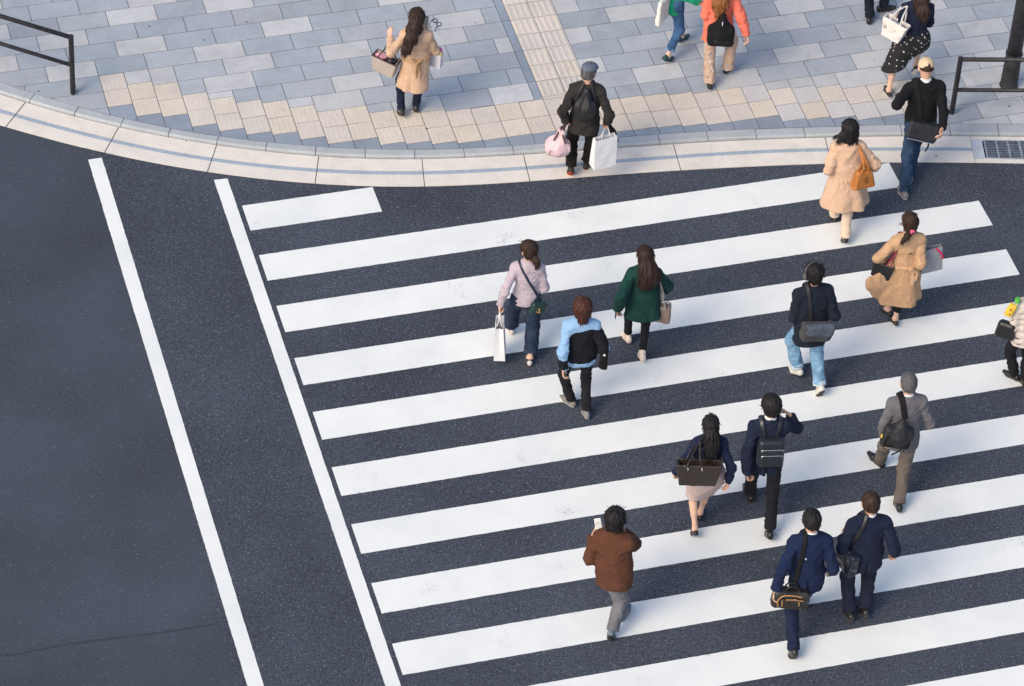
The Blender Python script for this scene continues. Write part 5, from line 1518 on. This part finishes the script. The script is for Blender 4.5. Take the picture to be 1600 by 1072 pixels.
# --- P10 man with headphones
def person_10():
    f = Fig('person with headphones in a dark navy coat and rolled light blue jeans', 1.70, (1274, 416), 17,
            [(1246, 576, None, 28, 14), (1281, 605, None, 58, 2)], [(1254, 486, 1.02, ('e', 1243, 494)), (1296, 484, 1.02, ('e', 1304, 491))], lean=.10, group=G_X, hpitch=.35, wide=1.06)
    f.body()
    w, b = f.jacket(.026, hem=.40, sl=(.070, .064, .054), flare=1.08, seed=21, amp=.0084); f.garment('coat', w, fabric('dark_navy_wool', (.013, .018, .030), bump=.4))
    f.garment('trousers', f.trousers(.090, .074, .070, cutz=.035, seed=13, amp=.0084), DENIM_L)
    for i in (0, 1):
        d = nz(f.ank[i]-f.knee[i]); p = f.ank[i]-d*.03
        f.garment('rolled_cuff', rc(p-d*.05, p+d*.006, .074*f.k, .076*f.k).cut(p+d*.006, d).cut(p-d*.05, -d), fabric('pale_cuff_denim', (.48, .56, .64), var=.1), .007)
    f.shoes(SHOE_W, RUB_G, up_=.02)
    f.hair(f.hair_shell(th=.018, low=-.085, ear=-.05, clump=.008, seed=19), H_BLACK)
    h = f.hpt
    t = Thing('headphones', 'grey over-ear headphones worn over black hair', 'headphones', f, None, f.hc)
    hm = plain('grey_headband', (.06, .06, .065), .4)
    t.add('headband', cord([h(.102*math.sin(a), -.03+.0*a, .002+.124*math.cos(a)) for a in np.linspace(-1.62, 1.62, 9)], .012), hm, .006)
    for q in (-1, 1): t.add('ear_cup', ell(h(q*.104, -.022, -.014), A3(.022, .036, .042)*f.k, f.HR), plain('taupe_ear_cup', (.10, .085, .08), .4), .006)
    c = f.pxy(1276, 518, -.24)
    t = Thing('messenger_bag', 'slate grey messenger bag across the back of the person with headphones', 'bag', f, 'messenger bags', c-A3(0, 0, .12))
    Rb = frame((.06, 1, 0), (.12, .05, 1))
    t.add('bag_body', box(c, A3(.185, .062, .115), Rb, .04).folds(.008, 8, 8, 8, 2), fabric('grey_canvas', (.060, .062, .066), var=.15))
    t.add('flap', box(c-Rb[:, 1]*.030+Rb[:, 2]*.045+Rb[:, 0]*.02, A3(.170, .042, .075), Rb, .03).folds(.008, 8, 8, 8, 5), fabric('slate_canvas', (.085, .105, .14), var=.15))
    strap_loop(f, t, b, f.NB-f.cr*.085, nz(f.cr+f.up*.10), .020, LEATHN, off=.018, more=half(f.C1+f.up*.0, -f.up))

# --- P11 woman in lilac sweater
def person_11():
    f = Fig('woman in a pale lilac sweater and wide cropped navy jeans', 1.62, (827, 381), 7,
            [(799, 510, .09, 8, 8), (828, 559, None, 14, -6)], [(781, 478, .80, (-.5, -1, 0)), ('r', -.04, .18, -.28, (.35, -.4, -1))], lean=.05, fem=True, group=G_X, hyaw=32, hpitch=.1)
    grip(f, 0)
    f.body()
    LI = fabric('lilac_knit', (.47, .40, .45), var=.07, bump=.4, bscale=75)
    w, b = f.jacket(.016, hem=.495, sl=(.058, .052, .044), seed=22, amp=.0065, flare=.92); f.garment('sweater', w, LI)
    f.garment('trousers', f.trousers(.092, .082, .088, cutz=.055, ex=.008, seed=15, amp=.0065), fabric('navy_wide_denim', (.016, .027, .058), var=.2, bump=.4, fade=(.030, .048, .085)))
    f.shoes(plain('white_sandal', (.62, .58, .54), .6), plain('cork_sole', (.45, .33, .25), .8), low=True)
    for i in (0, 1):
        a = f.ank[i]; d, u = f.ftdir(i), f.ftup(i)
        f.garment('ankle_strap', rc(a-d*.006-u*.022, a+d*.0-u*.010, .040*f.k, .038*f.k), SHOE_B, .006)
    h = f.hpt
    f.hair(U(f.hair_shell(th=.010, low=-.08, ear=-.03, clump=.004, seed=27), chain([h(0, -.10, -.04), h(.0, -.135, -.075), h(.005, -.135, -.125), h(.005, -.12, -.15)], [.032, .036, .028, .008]).disp(f.strands_fn(.006, 22, 5), .01), k=.015), H_DBROWN)
    c = f.pxy(841, 480, -.10)
    t = Thing('crossbody_bag', 'small dark green crossbody bag on the hip of the lilac sweater', 'bag', f, 'bags people are carrying', c-A3(0, 0, .09))
    R = frame((-.35, .94, 0), (.25, .0, 1))
    t.add('bag_body', box(c, A3(.10, .042, .078), R, .03), plain('dark_green_leather', (.012, .040, .034), .4, bump=.15), .007)
    t.add('clasp', U(rc(c+R@A3(-.01, -.043, .01), c+R@A3(.01, -.043, -.045), .010, .010), rc(c+R@A3(-.03, -.042, -.03), c+R@A3(-.005, -.043, -.05), .007, .007), k=.004), GOLD, .005)
    strap_loop(f, t, b, f.C2-f.cf*.1+f.cr*.005, nz(f.cr+f.up*.52), .013, plain('navy_strap', (.014, .022, .045), .5), off=.014)
    c = f.px(781, 553, .11)
    t = Thing('paper_bag', 'tall narrow white paper bag in the left hand of the woman in lilac', 'paper bag', f, 'white paper bags', c)
    R = frame((1, -.12, 0), (-.05, .0, 1))
    t.add_bm('bag_body', paper_bag(c, .24, .13, .49, R, pinch=.7), PAPER)
    for q in (-1, 1): t.add('handle', cord([c+R@A3(-.07, q*.03, .49), c+R@A3(-.05, q*.01, .56), f.wr[0]+A3(0, .01, -.075), c+R@A3(.05, q*.01, .56), c+R@A3(.07, q*.03, .49)], .005), PAPER, .005)

# --- P12 person in blue and black jacket
def person_12():
    f = Fig('person with short auburn hair in a light blue and black colour-block jacket', 1.58, (911, 472), 9,
            [(892, 625, .078, 0, 38), (916, 642, None, 16, 4)], [(880, 577, .78, (-.6, -1, 0)), (938, 546, 1.0, ('e', 945, 548))], lean=.05, fem=True, group=G_X, wide=1.08, hpitch=.15)
    f.body()
    w, b = f.jacket(.028, hem=.475, sl=(.070, .064, .056), flare=.98, seed=23, amp=.0084, waist=.092)
    NB, up_, cr, C1 = f.NB, f.up, f.cr, f.C1
    def panel(c):
        z = (c-NB)@up_; x = (c-NB)@cr; y = (c-NB)@f.cf
        yoke = (z < -.060+.25*x-.5*np.maximum(0, np.abs(x)-.09)) & (x > -.150) & (x < .30) & (y < .06)
        m = np.where(yoke, 1, 0)
        for i in (0, 1):
            d = f.wr[i]-f.el[i]; tt = ((c-f.el[i])@d)/(d@d); near = np.linalg.norm(c-(f.el[i]+np.clip(tt, 0, 1)[:, None]*d), axis=1) < .075
            m = np.where(near & (tt > (.40 if i == 0 else .0)), 1, m)
            m = np.where(near & (tt > .93), 0, m)
        m = np.where((z < (C1-NB)@up_-.150) & (np.abs(x) < .2), 0, m)
        return m
    f.garment('jacket', w, [fabric('light_blue_shell', (.26, .43, .66), var=.06, bump=.35), fabric('black_fleece', (.010, .011, .016), bump=.4)], .009, mi=panel)
    f.garment('trousers', f.trousers(.080, .062, .058, ex=.006, seed=16), BLACK2)
    f.shoes(SHOE_G, RUB_W)
    h = f.hpt
    f.hair(U(f.hair_shell(th=.026, low=-.10, ear=-.06, front=.06, clump=.009, seed=29), chain([h(0, -.05, -.04), h(0, -.065, -.11)], [.085, .058], f=f.pf, q=.85).disp(f.strands_fn(.008, 28, 8), .015), k=.02), H_AUB)
    c = f.px(943, 556, .86)
    t = Thing('folded_jacket', 'black garment folded over the right arm of the colour-block jacket wearer', 'clothing', f, None, c-A3(0, 0, .2))
    t.add('draped_cloth', U(rc(c+A3(.010, .01, .12), c+A3(.0, -.01, -.17), .055, .058, (0, 1, 0), .75), k=0).folds(.010, 12, 12, 5, 3).cut(c+A3(0, 0, -.17), (-.3, 0, -1)), BLACK)
    t.add('white_tab', box(c+A3(.0, -.055, .06), A3(.014, .006, .012), None, .004), WHITE, .005)

# --- P13 woman in dark green coat
def person_13():
    f = Fig('woman with long brown hair in a dark green coat, black leggings and cream boots', 1.61, (1010, 390), 8,
            [(981, 524, None, 18, 8), (1004, 553, None, 20, 0)], [(966, 482, .86, (-.6, -1, 0)), (1038, 453, 1.04, ('e', 1043, 446))], lean=.05, fem=True, group=G_X)
    f.body()
    GC = fabric('dark_green_wool', (.010, .046, .040), var=.2, bump=.45)
    w, b = f.coat(hem=.435, flare=1.28, off=(.015, -.02), nf=4, fa=.012, waist=.092, sl=(.066, .066, .064), seed=8, ex=.028)
    f.garment('coat', w, GC)
    f.garment('leggings', f.trousers(.074, .054, .046, cutz=.05, ex=.0, seed=6, amp=.0026), BLACK2)
    f.shoes(plain('cream_leather_boot', (.70, .60, .50), .5, bump=.12), plain('cream_sole', (.62, .53, .45), .7), up_=.055, fat=1.05)
    h = f.hpt
    f.hair(f.long_hair([h(0, -.06, .0), h(.015, -.11, -.10), h(.035, -.14, -.18), h(.0, -.155, -.26), h(-.02, -.155, -.29)], [.085, .10, .115, .08, .04], q=.6, amp=.0078, n=30, seed=33), H_BROWN_D)
    c = f.pxy(1034, 489, -.02)
    t = Thing('shoulder_bag', 'taupe shoulder bag hanging at the right of the dark green coat', 'bag', f, 'bags people are carrying', c-A3(0, 0, .15))
    R = frame((1, .35, 0), (.0, .0, 1)); TP = plain('taupe_leather', (.22, .165, .14), .5, bump=.12)
    t.add('bag_body', box(c, A3(.10, .05, .12), frame((.3, 1, 0), (0, 0, 1)), .025, -.0).folds(.005, 9, 9, 9, 2), TP, .008)
    t.add('strap', ribbon([c+R@A3(-.05, 0, .12), f.sh[1]*.5+c*.5+A3(.05, -.03, .0), f.sh[1]+A3(-.02, -.02, .075), f.sh[1]+A3(-.01, .09, .0), c+R@A3(.08, .0, .12)], .011, .006, (0, 1, 0)), fabric('grey_webbing', (.26, .24, .23)), .006)
    t.add('loose_tab', ribbon([c+A3(.03, .02, .13), c+A3(.07, .03, .13), c+A3(.10, .02, .115)], .010, .005, (0, 0, 1)), TP, .006)
    d = f.wr[0]+nz(f.wr[0]-f.el[0])*.10
    t = Thing('phone', 'dark phone in the left hand of the woman in the dark green coat', 'phone', f, 'phones in hands', d)
    R2 = frame((-1, .3, 0), (.1, .4, -1)); t.add('case', box(d+A3(-.012, .01, -.01), A3(.036, .006, .072), R2, .005), plain('dark_phone_case', (.03, .04, .06), .3), .005)
    t.add('screen', box(d+A3(-.012, .01, -.01)+R2[:, 1]*.0058, A3(.031, .0015, .066), R2, .001), plain('phone_glass', (.03, .035, .04), .15), .004)

H_BROWN_D = hair_mat('deep_brown_hair', (.016, .009, .008), (.050, .024, .018))

# --- P14 person at the right edge
def person_14():
    f = Fig('person in a pale puffer jacket and black trousers cut off by the right edge', 1.62, (1618, 439), 12,
            [(1585, 584, None, 8, 34), (1601, 593, None, 15, 0)], [('r', -.06, .18, -.30, (-.45, -.6, -1)), ('r', -.05, .2, -.28)], lean=.05, fem=True, group=G_X)
    f.body()
    w, b = f.jacket(.028, hem=.46, sl=(.066, .066, .056), flare=1.0, seed=25, amp=.0039)
    def quilt(P): return .010*(np.abs(np.sin((P[:, 2])*math.pi/.085))*-1+.6)
    f.garment('puffer_jacket', w.disp(quilt), fabric('pale_pink_nylon', (.58, .51, .465), var=.06, rough=.7))
    f.garment('trousers', f.trousers(.082, .064, .060, seed=18, amp=.0084), BLACK2)
    f.shoes(SHOE_B, RUB_G)
    f.hair(f.hair_shell(th=.018, low=-.10, ear=-.06, seed=35), H_BROWN)
    c = f.pxy(1572, 515, .0)
    t = Thing('shoulder_bag', 'rounded black bag beside the pale puffer jacket at the right edge', 'bag', f, 'bags people are carrying', c-A3(0, 0, .13))
    R = frame((.5, .86, 0), (.05, 0, 1))
    t.add('bag_body', box(c, A3(.11, .06, .115), R, .05, .1), LEATH, .008)
    t.add('strap', ribbon([c+A3(.02, 0, .10), f.sh[0]*.5+c*.5+A3(.0, -.04, .02), f.sh[0]+A3(.06, 0, .10)], .013, .006, (0, 1, 0)), LEATH, .007)
    t.add('buckle', U(rc(c+A3(.03, -.07, .05), c+A3(.035, -.07, .01), .008, .008), k=0), GOLD, .005)
    c = f.pxy(1579, 485, -.04)
    t = Thing('yellow_pouch', 'yellow pouch on the bag strap beside the pale puffer jacket', 'pouch', f, None, c-A3(0, 0, .09))
    t.add('pouch_body', box(c, A3(.045, .025, .085), frame((.4, 1, 0), (.35, 0, 1)), .018).folds(.004, 14, 14, 14, 1), plain('yellow_cloth', (.78, .48, .05), .8), .006)
    t.add('dark_print', U(*[box(c+A3(x, -.028, z), A3(.011, .006, .008), None, .003) for x, z in ((-.01, .03), (.015, .0), (-.012, -.03))], k=0), plain('brown_print', (.22, .10, .02), .8), .004)
    c = f.pxy(1590, 470, -.02)
    t = Thing('drink_bottle', 'bright green bottle cap rising by the shoulder of the pale puffer jacket', 'bottle', f, None, c-A3(0, 0, .1))
    t.add('bottle_body', rc(c-A3(0, 0, .12), c-A3(0, 0, .01), .034, .022), plain('clear_bottle', (.45, .55, .45), .2), .006)
    t.add('cap', rc(c-A3(0, 0, .005), c+A3(0, 0, .02), .032, .031).cut(c+A3(0, 0, .035), (0, 0, 1)), plain('green_plastic', (.09, .42, .06), .4), .006)

# --- P15 woman in navy jacket and pale skirt
def person_15():
    f = Fig('woman with long black hair in a navy jacket and pale pink knee-length skirt', 1.60, (1112, 654), 6,
            [(1086, 827, None, 46, 4), (1094, 801, None, 5, -4)], [(1056, 738, .82, (-.6, -1, 0)), (1138, 753, .80, (.6, -1, 0))], lean=.06, fem=True, group=G_X)
    f.body(True)
    w, b = f.jacket(.018, hem=.475, sl=(.058, .052, .044), seed=26, amp=.0065, flare=.98); f.garment('jacket', w, fabric('blue_navy_cloth', (.012, .018, .046), var=.25))
    sk = U(rc(f.C0+f.up*.08, f.C0-A3(0, 0, .05), .125, .165, (0, 1, 0), .76), rc(f.hj[0]+A3(.01, 0, 0), f.knee[0]-A3(-.015, 0, .02), .12, .092), rc(f.hj[1]-A3(.01, 0, 0), f.knee[1]+A3(-.015, -.03, -.02), .12, .092), k=.12).cut(A3(0, 0, .268*f.H), (0, 0, -1))
    f.garment('skirt', sk.folds(.006, 8, 8, 4, 5), fabric('pale_pink_skirt', (.54, .42, .40), var=.06))
    f.shoes(SHOE_B, None, low=True, pointy=1.1)
    h = f.hpt
    f.hair(f.long_hair([h(0, -.07, .0), h(.0, -.11, -.10), h(.005, -.135, -.20), h(.01, -.145, -.29), h(.012, -.14, -.34)], [.080, .080, .068, .052, .028], amp=.0084, n=26, seed=37, th=.010), H_BLACK)
    c = f.pxy(1091, 739, -.21)
    t = Thing('tote_bag', 'wide dark brown leather tote on the back of the woman in the pale skirt', 'bag', f, 'bags people are carrying', c-A3(0, 0, .15))
    R = frame((.06, 1, 0), (.0, .10, 1)); DB_ = plain('dark_brown_leather', (.030, .022, .019), .42, bump=.2, scale=18)
    bx = box(c, A3(.225, .062, .145), R, .014, -.13).folds(.005, 6, 6, 6, 1).minus(box(c+R[:, 2]*.06, A3(.200, .044, .13), R, .008, -.13))
    t.add('bag_body', bx, DB_, .007)
    for x in (-.12, .03): t.add('buckle', U(rc(c+R@A3(x, -.072, .115), c+R@A3(x, -.074, .09), .010, .008), k=0), CHROME, .005)
    for q in (-1, 1): t.add('handle', ribbon([c+R@A3(-.12, q*.06, .10), c+R@A3(-.12, q*.06, .17), f.sh[0]+A3(.02, q*.03-.03, .070), c+R@A3(.0, q*.05, .25), c+R@A3(.03, q*.06, .10)], .010, .006, (0, 1, 0)), DB_, .006)

# --- P16 man raising his right hand
def person_16():
    f = Fig('man in a dark suit raising his right hand to his head, square black backpack', 1.76, (1207, 623), 8,
            [(1172, 770, None, 0, 10), (1203, 830, None, 34, -4)], [(1167, 739, .88, (-.6, -1, 0)), (1234, 648, 1.52, ('e', 1247, 662))], lean=.08, group=G_X, hyaw=14)
    f.sethand(1, (-.75, .3, .5), (-.2, -.4, -.6), (35, 40)); f.sethand(0, (.15, .1, -1), (.9, .2, 0), (40, 50))
    f.body()
    w, b = f.jacket(.020, hem=.45, sl=(.060, .054, .047), vent=True, seed=28, amp=.0072, flare=1.05); f.garment('suit_jacket', w, NAVY2)
    collar(f)
    f.garment('trousers', f.trousers(.084, .066, .060, cutz=.02, seed=20, amp=.0065), fabric('near_black_trouser', (.013, .014, .018)))
    f.shoes(SHOE_B, RUB_G)
    f.hair(f.hair_shell(th=.018, low=-.045, ear=-.015, clump=.006, seed=39), H_BLACK, L=.05, lift=.004)
    c = f.C2-f.cf*.185-f.up*.085; Rb = frame(f.cf, f.up)
    t = Thing('backpack', 'square black leather backpack with two zip lines on the saluting man', 'backpack', f, 'backpacks', c-f.up*.19)
    BP = plain('blue_black_leather', (.016, .021, .028), .38, bump=.2, scale=22)
    t.add('bag_body', box(c, A3(.145, .065, .175), Rb, .045), BP)
    t.add('front_pocket', box(c-f.cf*.055-f.up*.04, A3(.125, .03, .115), Rb, .028), BP)
    for z, w_ in ((.085, .118), (.005, .112)):
        t.add('zip', cord([c+f.up*(z-.03)-f.cf*.075-f.cr*w_, c+f.up*(z+.0)-f.cf*.084-f.cr*w_*.9, c+f.up*z-f.cf*.086, c+f.up*(z+.0)-f.cf*.084+f.cr*w_*.9, c+f.up*(z-.03)-f.cf*.075+f.cr*w_], .006), CHROME, .005)
    for sx in (-1, 1): strap_loop(f, t, b, f.NB+f.cr*sx*.095, nz(f.cr-f.up*.22*sx), .022, BP, more=half(f.C2-f.up*.04, -f.up))

# --- P17 grey suit
def person_17():
    f = Fig('grey-haired man in a grey suit and brown-grey trousers, striding', 1.70, (1422, 588), 11,
            [(1375, 719, None, -8, 30), (1405, 787, None, 14, -4)], [(1383, 688, .95, ('e', 1375, 674)), (1446, 643, 1.15, ('e', 1449, 652))], lean=.09, group=G_X)
    f.body()
    w, b = f.jacket(.022, hem=.44, sl=(.062, .057, .048), vent=True, seed=30, amp=.0072, flare=1.05); f.garment('suit_jacket', w, GREYS)
    collar(f)
    f.garment('trousers', f.trousers(.086, .070, .062, cutz=.01, seed=24, amp=.0084), fabric('brown_grey_trouser', (.135, .112, .10), var=.12))
    f.shoes(SHOE_B, plain('blue_grey_sole', (.035, .055, .12), .6))
    f.hair(f.hair_shell(th=.009, low=-.04, ear=-.01, clump=.004, seed=41), H_GREY, L=.035, lift=.002)
    c = f.pxy(1403, 679, -.20); Rb = frame((.05, 1, 0), (.24, .12, 1))
    t = Thing('sling_bag', 'black one-strap sling bag with a small yellow tab on the grey suit', 'bag', f, None, c-A3(0, 0, .2))
    bk = U(box(c-Rb[:, 2]*.03, A3(.165, .065, .130), Rb, .04), rc(c, c+Rb@A3(.0, 0, .17), .12, .04), k=.06).folds(.006, 10, 10, 10, 2)
    t.add('bag_body', bk, LEATHN)
    t.add('pocket_flap', box(c-Rb[:, 1]*.04-Rb[:, 2]*.055, A3(.150, .034, .085), Rb, .022).folds(.005, 12, 12, 12, 4), BLACK)
    strap_loop(f, t, b, f.NB-f.cr*.075, nz(f.cr+f.up*.20), .032, BLACK, more=half(f.C2+f.up*.0, -f.up))
    t.add('strap_tail', ribbon([c+Rb@A3(.10, -.03, -.10), c+Rb@A3(.06, -.06, -.17), c+Rb@A3(.0, -.05, -.24)], .011, .005, (0, 1, 0)), BLACK, .006)
    t.add('yellow_tab', box(c+Rb@A3(-.168, .0, -.05), A3(.012, .014, .022), Rb, .005), plain('yellow_cloth', (.78, .48, .05), .8), .005)

# --- P18 man in brown jacket
def person_18():
    f = Fig('man in a rust brown jacket and grey jeans holding up a phone', 1.71, (960, 799), -20,
            [(974, 957, None, 0, 0), (956, 986, None, 58, 6)], [(927, 836, 1.44, ('e', 921, 869)), (975, 832, 1.42, ('e', 991, 853))], lean=.09, side=-.09, group=G_X, hyaw=8)
    f.sethand(0, (.15, .5, .85), (.6, .5, .2), (30, 40), .0, .5); f.sethand(1, (-.8, .1, .45), (-.1, .7, -.2), (45, 60))
    f.body()
    w, b = f.jacket(.026, hem=.44, sl=(.068, .066, .052), hipw=.092, seed=32, amp=.0084, flare=1.04, waist=.096); f.garment('jacket', w, fabric('rust_brown_cotton', (.098, .040, .024), var=.15, bump=.4))
    f.garment('jacket_collar', rc(f.NB+f.up*.012*f.H, f.NB+f.up*.034*f.H, .050*f.H, .045*f.H).cut(f.NB+f.up*.034*f.H, nz(f.up+f.cf*.4)), fabric('rust_brown_cotton', (.105, .034, .018)), .008)
    f.garment('trousers', f.trousers(.088, .072, .066, cutz=.01, seat=.85, seed=27, amp=.0091), DENIM_G)
    f.shoes(plain('blue_grey_trainer', (.13, .17, .21), .7, bump=.2), RUB_G)
    f.hair(f.hair_shell(th=.022, low=-.075, ear=-.03, clump=.009, seed=43), H_BLACK)
    d = f.wr[0]+nz((.15, .5, .85))*.11
    t = Thing('phone', 'white phone held up in the left hand of the man in the rust brown jacket', 'phone', f, 'phones in hands', d)
    R2 = frame((.1, 1, -.7), (-.45, .5, .75)); c = d+A3(.02, -.02, .03)
    t.add('case', box(c, A3(.038, .006, .078), R2, .005), plain('white_phone_case', (.62, .63, .64), .4), .005)
    t.add('screen', box(c-R2[:, 1]*.0058, A3(.033, .0015, .070), R2, .001), plain('bright_grey_screen', (.50, .52, .53), .2), .004)
    t.add('screen_text', U(*[box(c-R2[:, 1]*.0072+R2[:, 2]*z+R2[:, 0]*x, A3(w_, .0012, .006), R2, .001) for z, x, w_ in ((.035, 0, .02), (.01, -.005, .015), (-.02, .004, .018))], k=0), plain('screen_grey', (.16, .18, .19), .3), .004)

# --- P19 and P20 navy suits
def person_19():
    f = Fig('man in a blue-navy suit with a black and tan duffel bag', 1.75, (1270, 801), 10,
            [(1240, 1015, None, 56, 2), (1254, 938, .09, -6, 0)], [(1212, 922, .83, (-.7, -1, 0)), (1300, 892, .98, ('e', 1306, 899))], lean=.12, group=G_X)
    f.body()
    w, b = f.jacket(.022, hem=.44, sl=(.063, .057, .048), vent=True, seed=34, amp=.0084, flare=1.06); f.garment('suit_jacket', w, fabric('bright_navy_cloth', (.011, .019, .055), var=.2))
    collar(f)
    f.garment('trousers', f.trousers(.086, .070, .062, cutz=.0, seed=31, amp=.0084), fabric('navy_trouser', (.012, .018, .044)))
    f.shoes(SHOE_B, RUB_G)
    f.hair(f.hair_shell(th=.012, low=-.025, ear=-.005, clump=.008, seed=45), H_BLACK, L=.045, lift=.004)
    c = f.pxy(1235, 934, -.16); Rb = frame((.1, 1, 0), (.10, .06, 1))
    t = Thing('duffel_bag', 'black duffel bag with tan piping and brass zips on the lowest man', 'bag', f, None, c-A3(0, 0, .14))
    t.add('bag_body', box(c, A3(.195, .075, .115), Rb, .05).folds(.007, 9, 9, 9, 3), plain('brown_black_leather', (.019, .016, .014), .42, bump=.25, scale=22))
    t.add('front_pocket', box(c-Rb[:, 1]*.05-Rb[:, 2]*.03, A3(.12, .035, .07), Rb, .03), plain('brown_black_leather', (.019, .016, .014), .42))
    TNL = plain('tan_piping', (.44, .22, .09), .5)
    t.add('piping', U(cord([c+Rb@A3(-.13, -.08, -.06), c+Rb@A3(-.145, -.083, .02), c+Rb@A3(-.10, -.08, .085), c+Rb@A3(.0, -.075, .095), c+Rb@A3(.10, -.075, .085)], .007), cord([c+Rb@A3(-.06, -.088, .045), c+Rb@A3(.03, -.088, .05), c+Rb@A3(.12, -.085, .04)], .006), cord([c+Rb@A3(-.10, -.086, .02), c+Rb@A3(-.09, -.086, -.05)], .006), k=0), TNL, .005)
    t.add('zip_pulls', U(rc(c+Rb@A3(.08, -.09, .02), c+Rb@A3(.085, -.095, -.02), .008, .007), rc(c+Rb@A3(.03, -.088, .06), c+Rb@A3(.06, -.092, .05), .007, .007), k=0), GOLD, .005)
    for q in (-1, 1): t.add('handle', cord([c+Rb@A3(-.08, q*.04, .10), c+Rb@A3(-.05, q*.03, .17), c+Rb@A3(.04, q*.03, .17), c+Rb@A3(.08, q*.04, .10)], .009), LEATH, .006)
    strap_loop(f, t, b, f.NB-f.cr*.080, nz(f.cr-f.up*.13), .020, BLACK, off=.016, more=half(f.C0+f.up*.0, -f.up), name='shoulder_strap')
    t.add('ring', ell(f.C2-f.cf*.172-f.cr*.072+f.up*.02, A3(.014, .008, .014)), CHROME, .005)

def person_20():
    f = Fig('man in a dark navy suit beside the duffel bag man, shoulder bag at his left', 1.73, (1363, 775), 12,
            [(1328, 956, None, 18, 4), (1352, 951, None, 34, -6)], [('r', .04, .16, -.34, (-.5, -.8, -.8)), (1398, 865, .90, ('e', 1397, 855))], lean=.07, group=G_X, wide=1.05)
    f.body()
    w, b = f.jacket(.022, hem=.44, sl=(.063, .057, .048), vent=True, seed=36, amp=.0084, flare=1.04); f.garment('suit_jacket', w, NAVY)
    collar(f)
    f.garment('trousers', f.trousers(.086, .074, .070, cutz=.015, seed=37, amp=.0072), fabric('navy_black_trouser', (.013, .017, .034)))
    f.shoes(SHOE_B, plain('brown_sole', (.10, .06, .045), .7))
    f.hair(f.hair_shell(th=.010, low=-.025, ear=-.005, clump=.006, seed=47), H_DBROWN, L=.045, lift=.003)
    c = f.pxy(1324, 872, -.03)
    t = Thing('shoulder_bag', 'black glossy shoulder bag under the left arm of the man in the dark navy suit', 'bag', f, 'bags people are carrying', c-A3(0, 0, .16))
    R = frame((1, .3, 0), (.10, 0, 1))
    t.add('bag_body', box(c, A3(.16, .06, .15), R, .035).folds(.006, 9, 9, 9, 2), plain('glossy_navy_leather', (.014, .017, .032), .25, bump=.3, scale=14))
    strap_loop(f, t, b, f.NB-f.cr*.085, nz(f.cr-f.up*.40), .018, LEATH, off=.017, more=half(f.C1+f.up*.0, -f.up))
    t.add('clasp', U(rc(c+R@A3(-.08, -.062, .06), c+R@A3(-.04, -.063, .075), .008, .008), k=0), CHROME, .005)

ALL = [person_1, person_2, person_3, person_4, person_5, person_6, person_7, person_8, person_9, person_10, person_11, person_12,
       person_13, person_14, person_15, person_16, person_17, person_18, person_19, person_20]
for make in ALL: make()
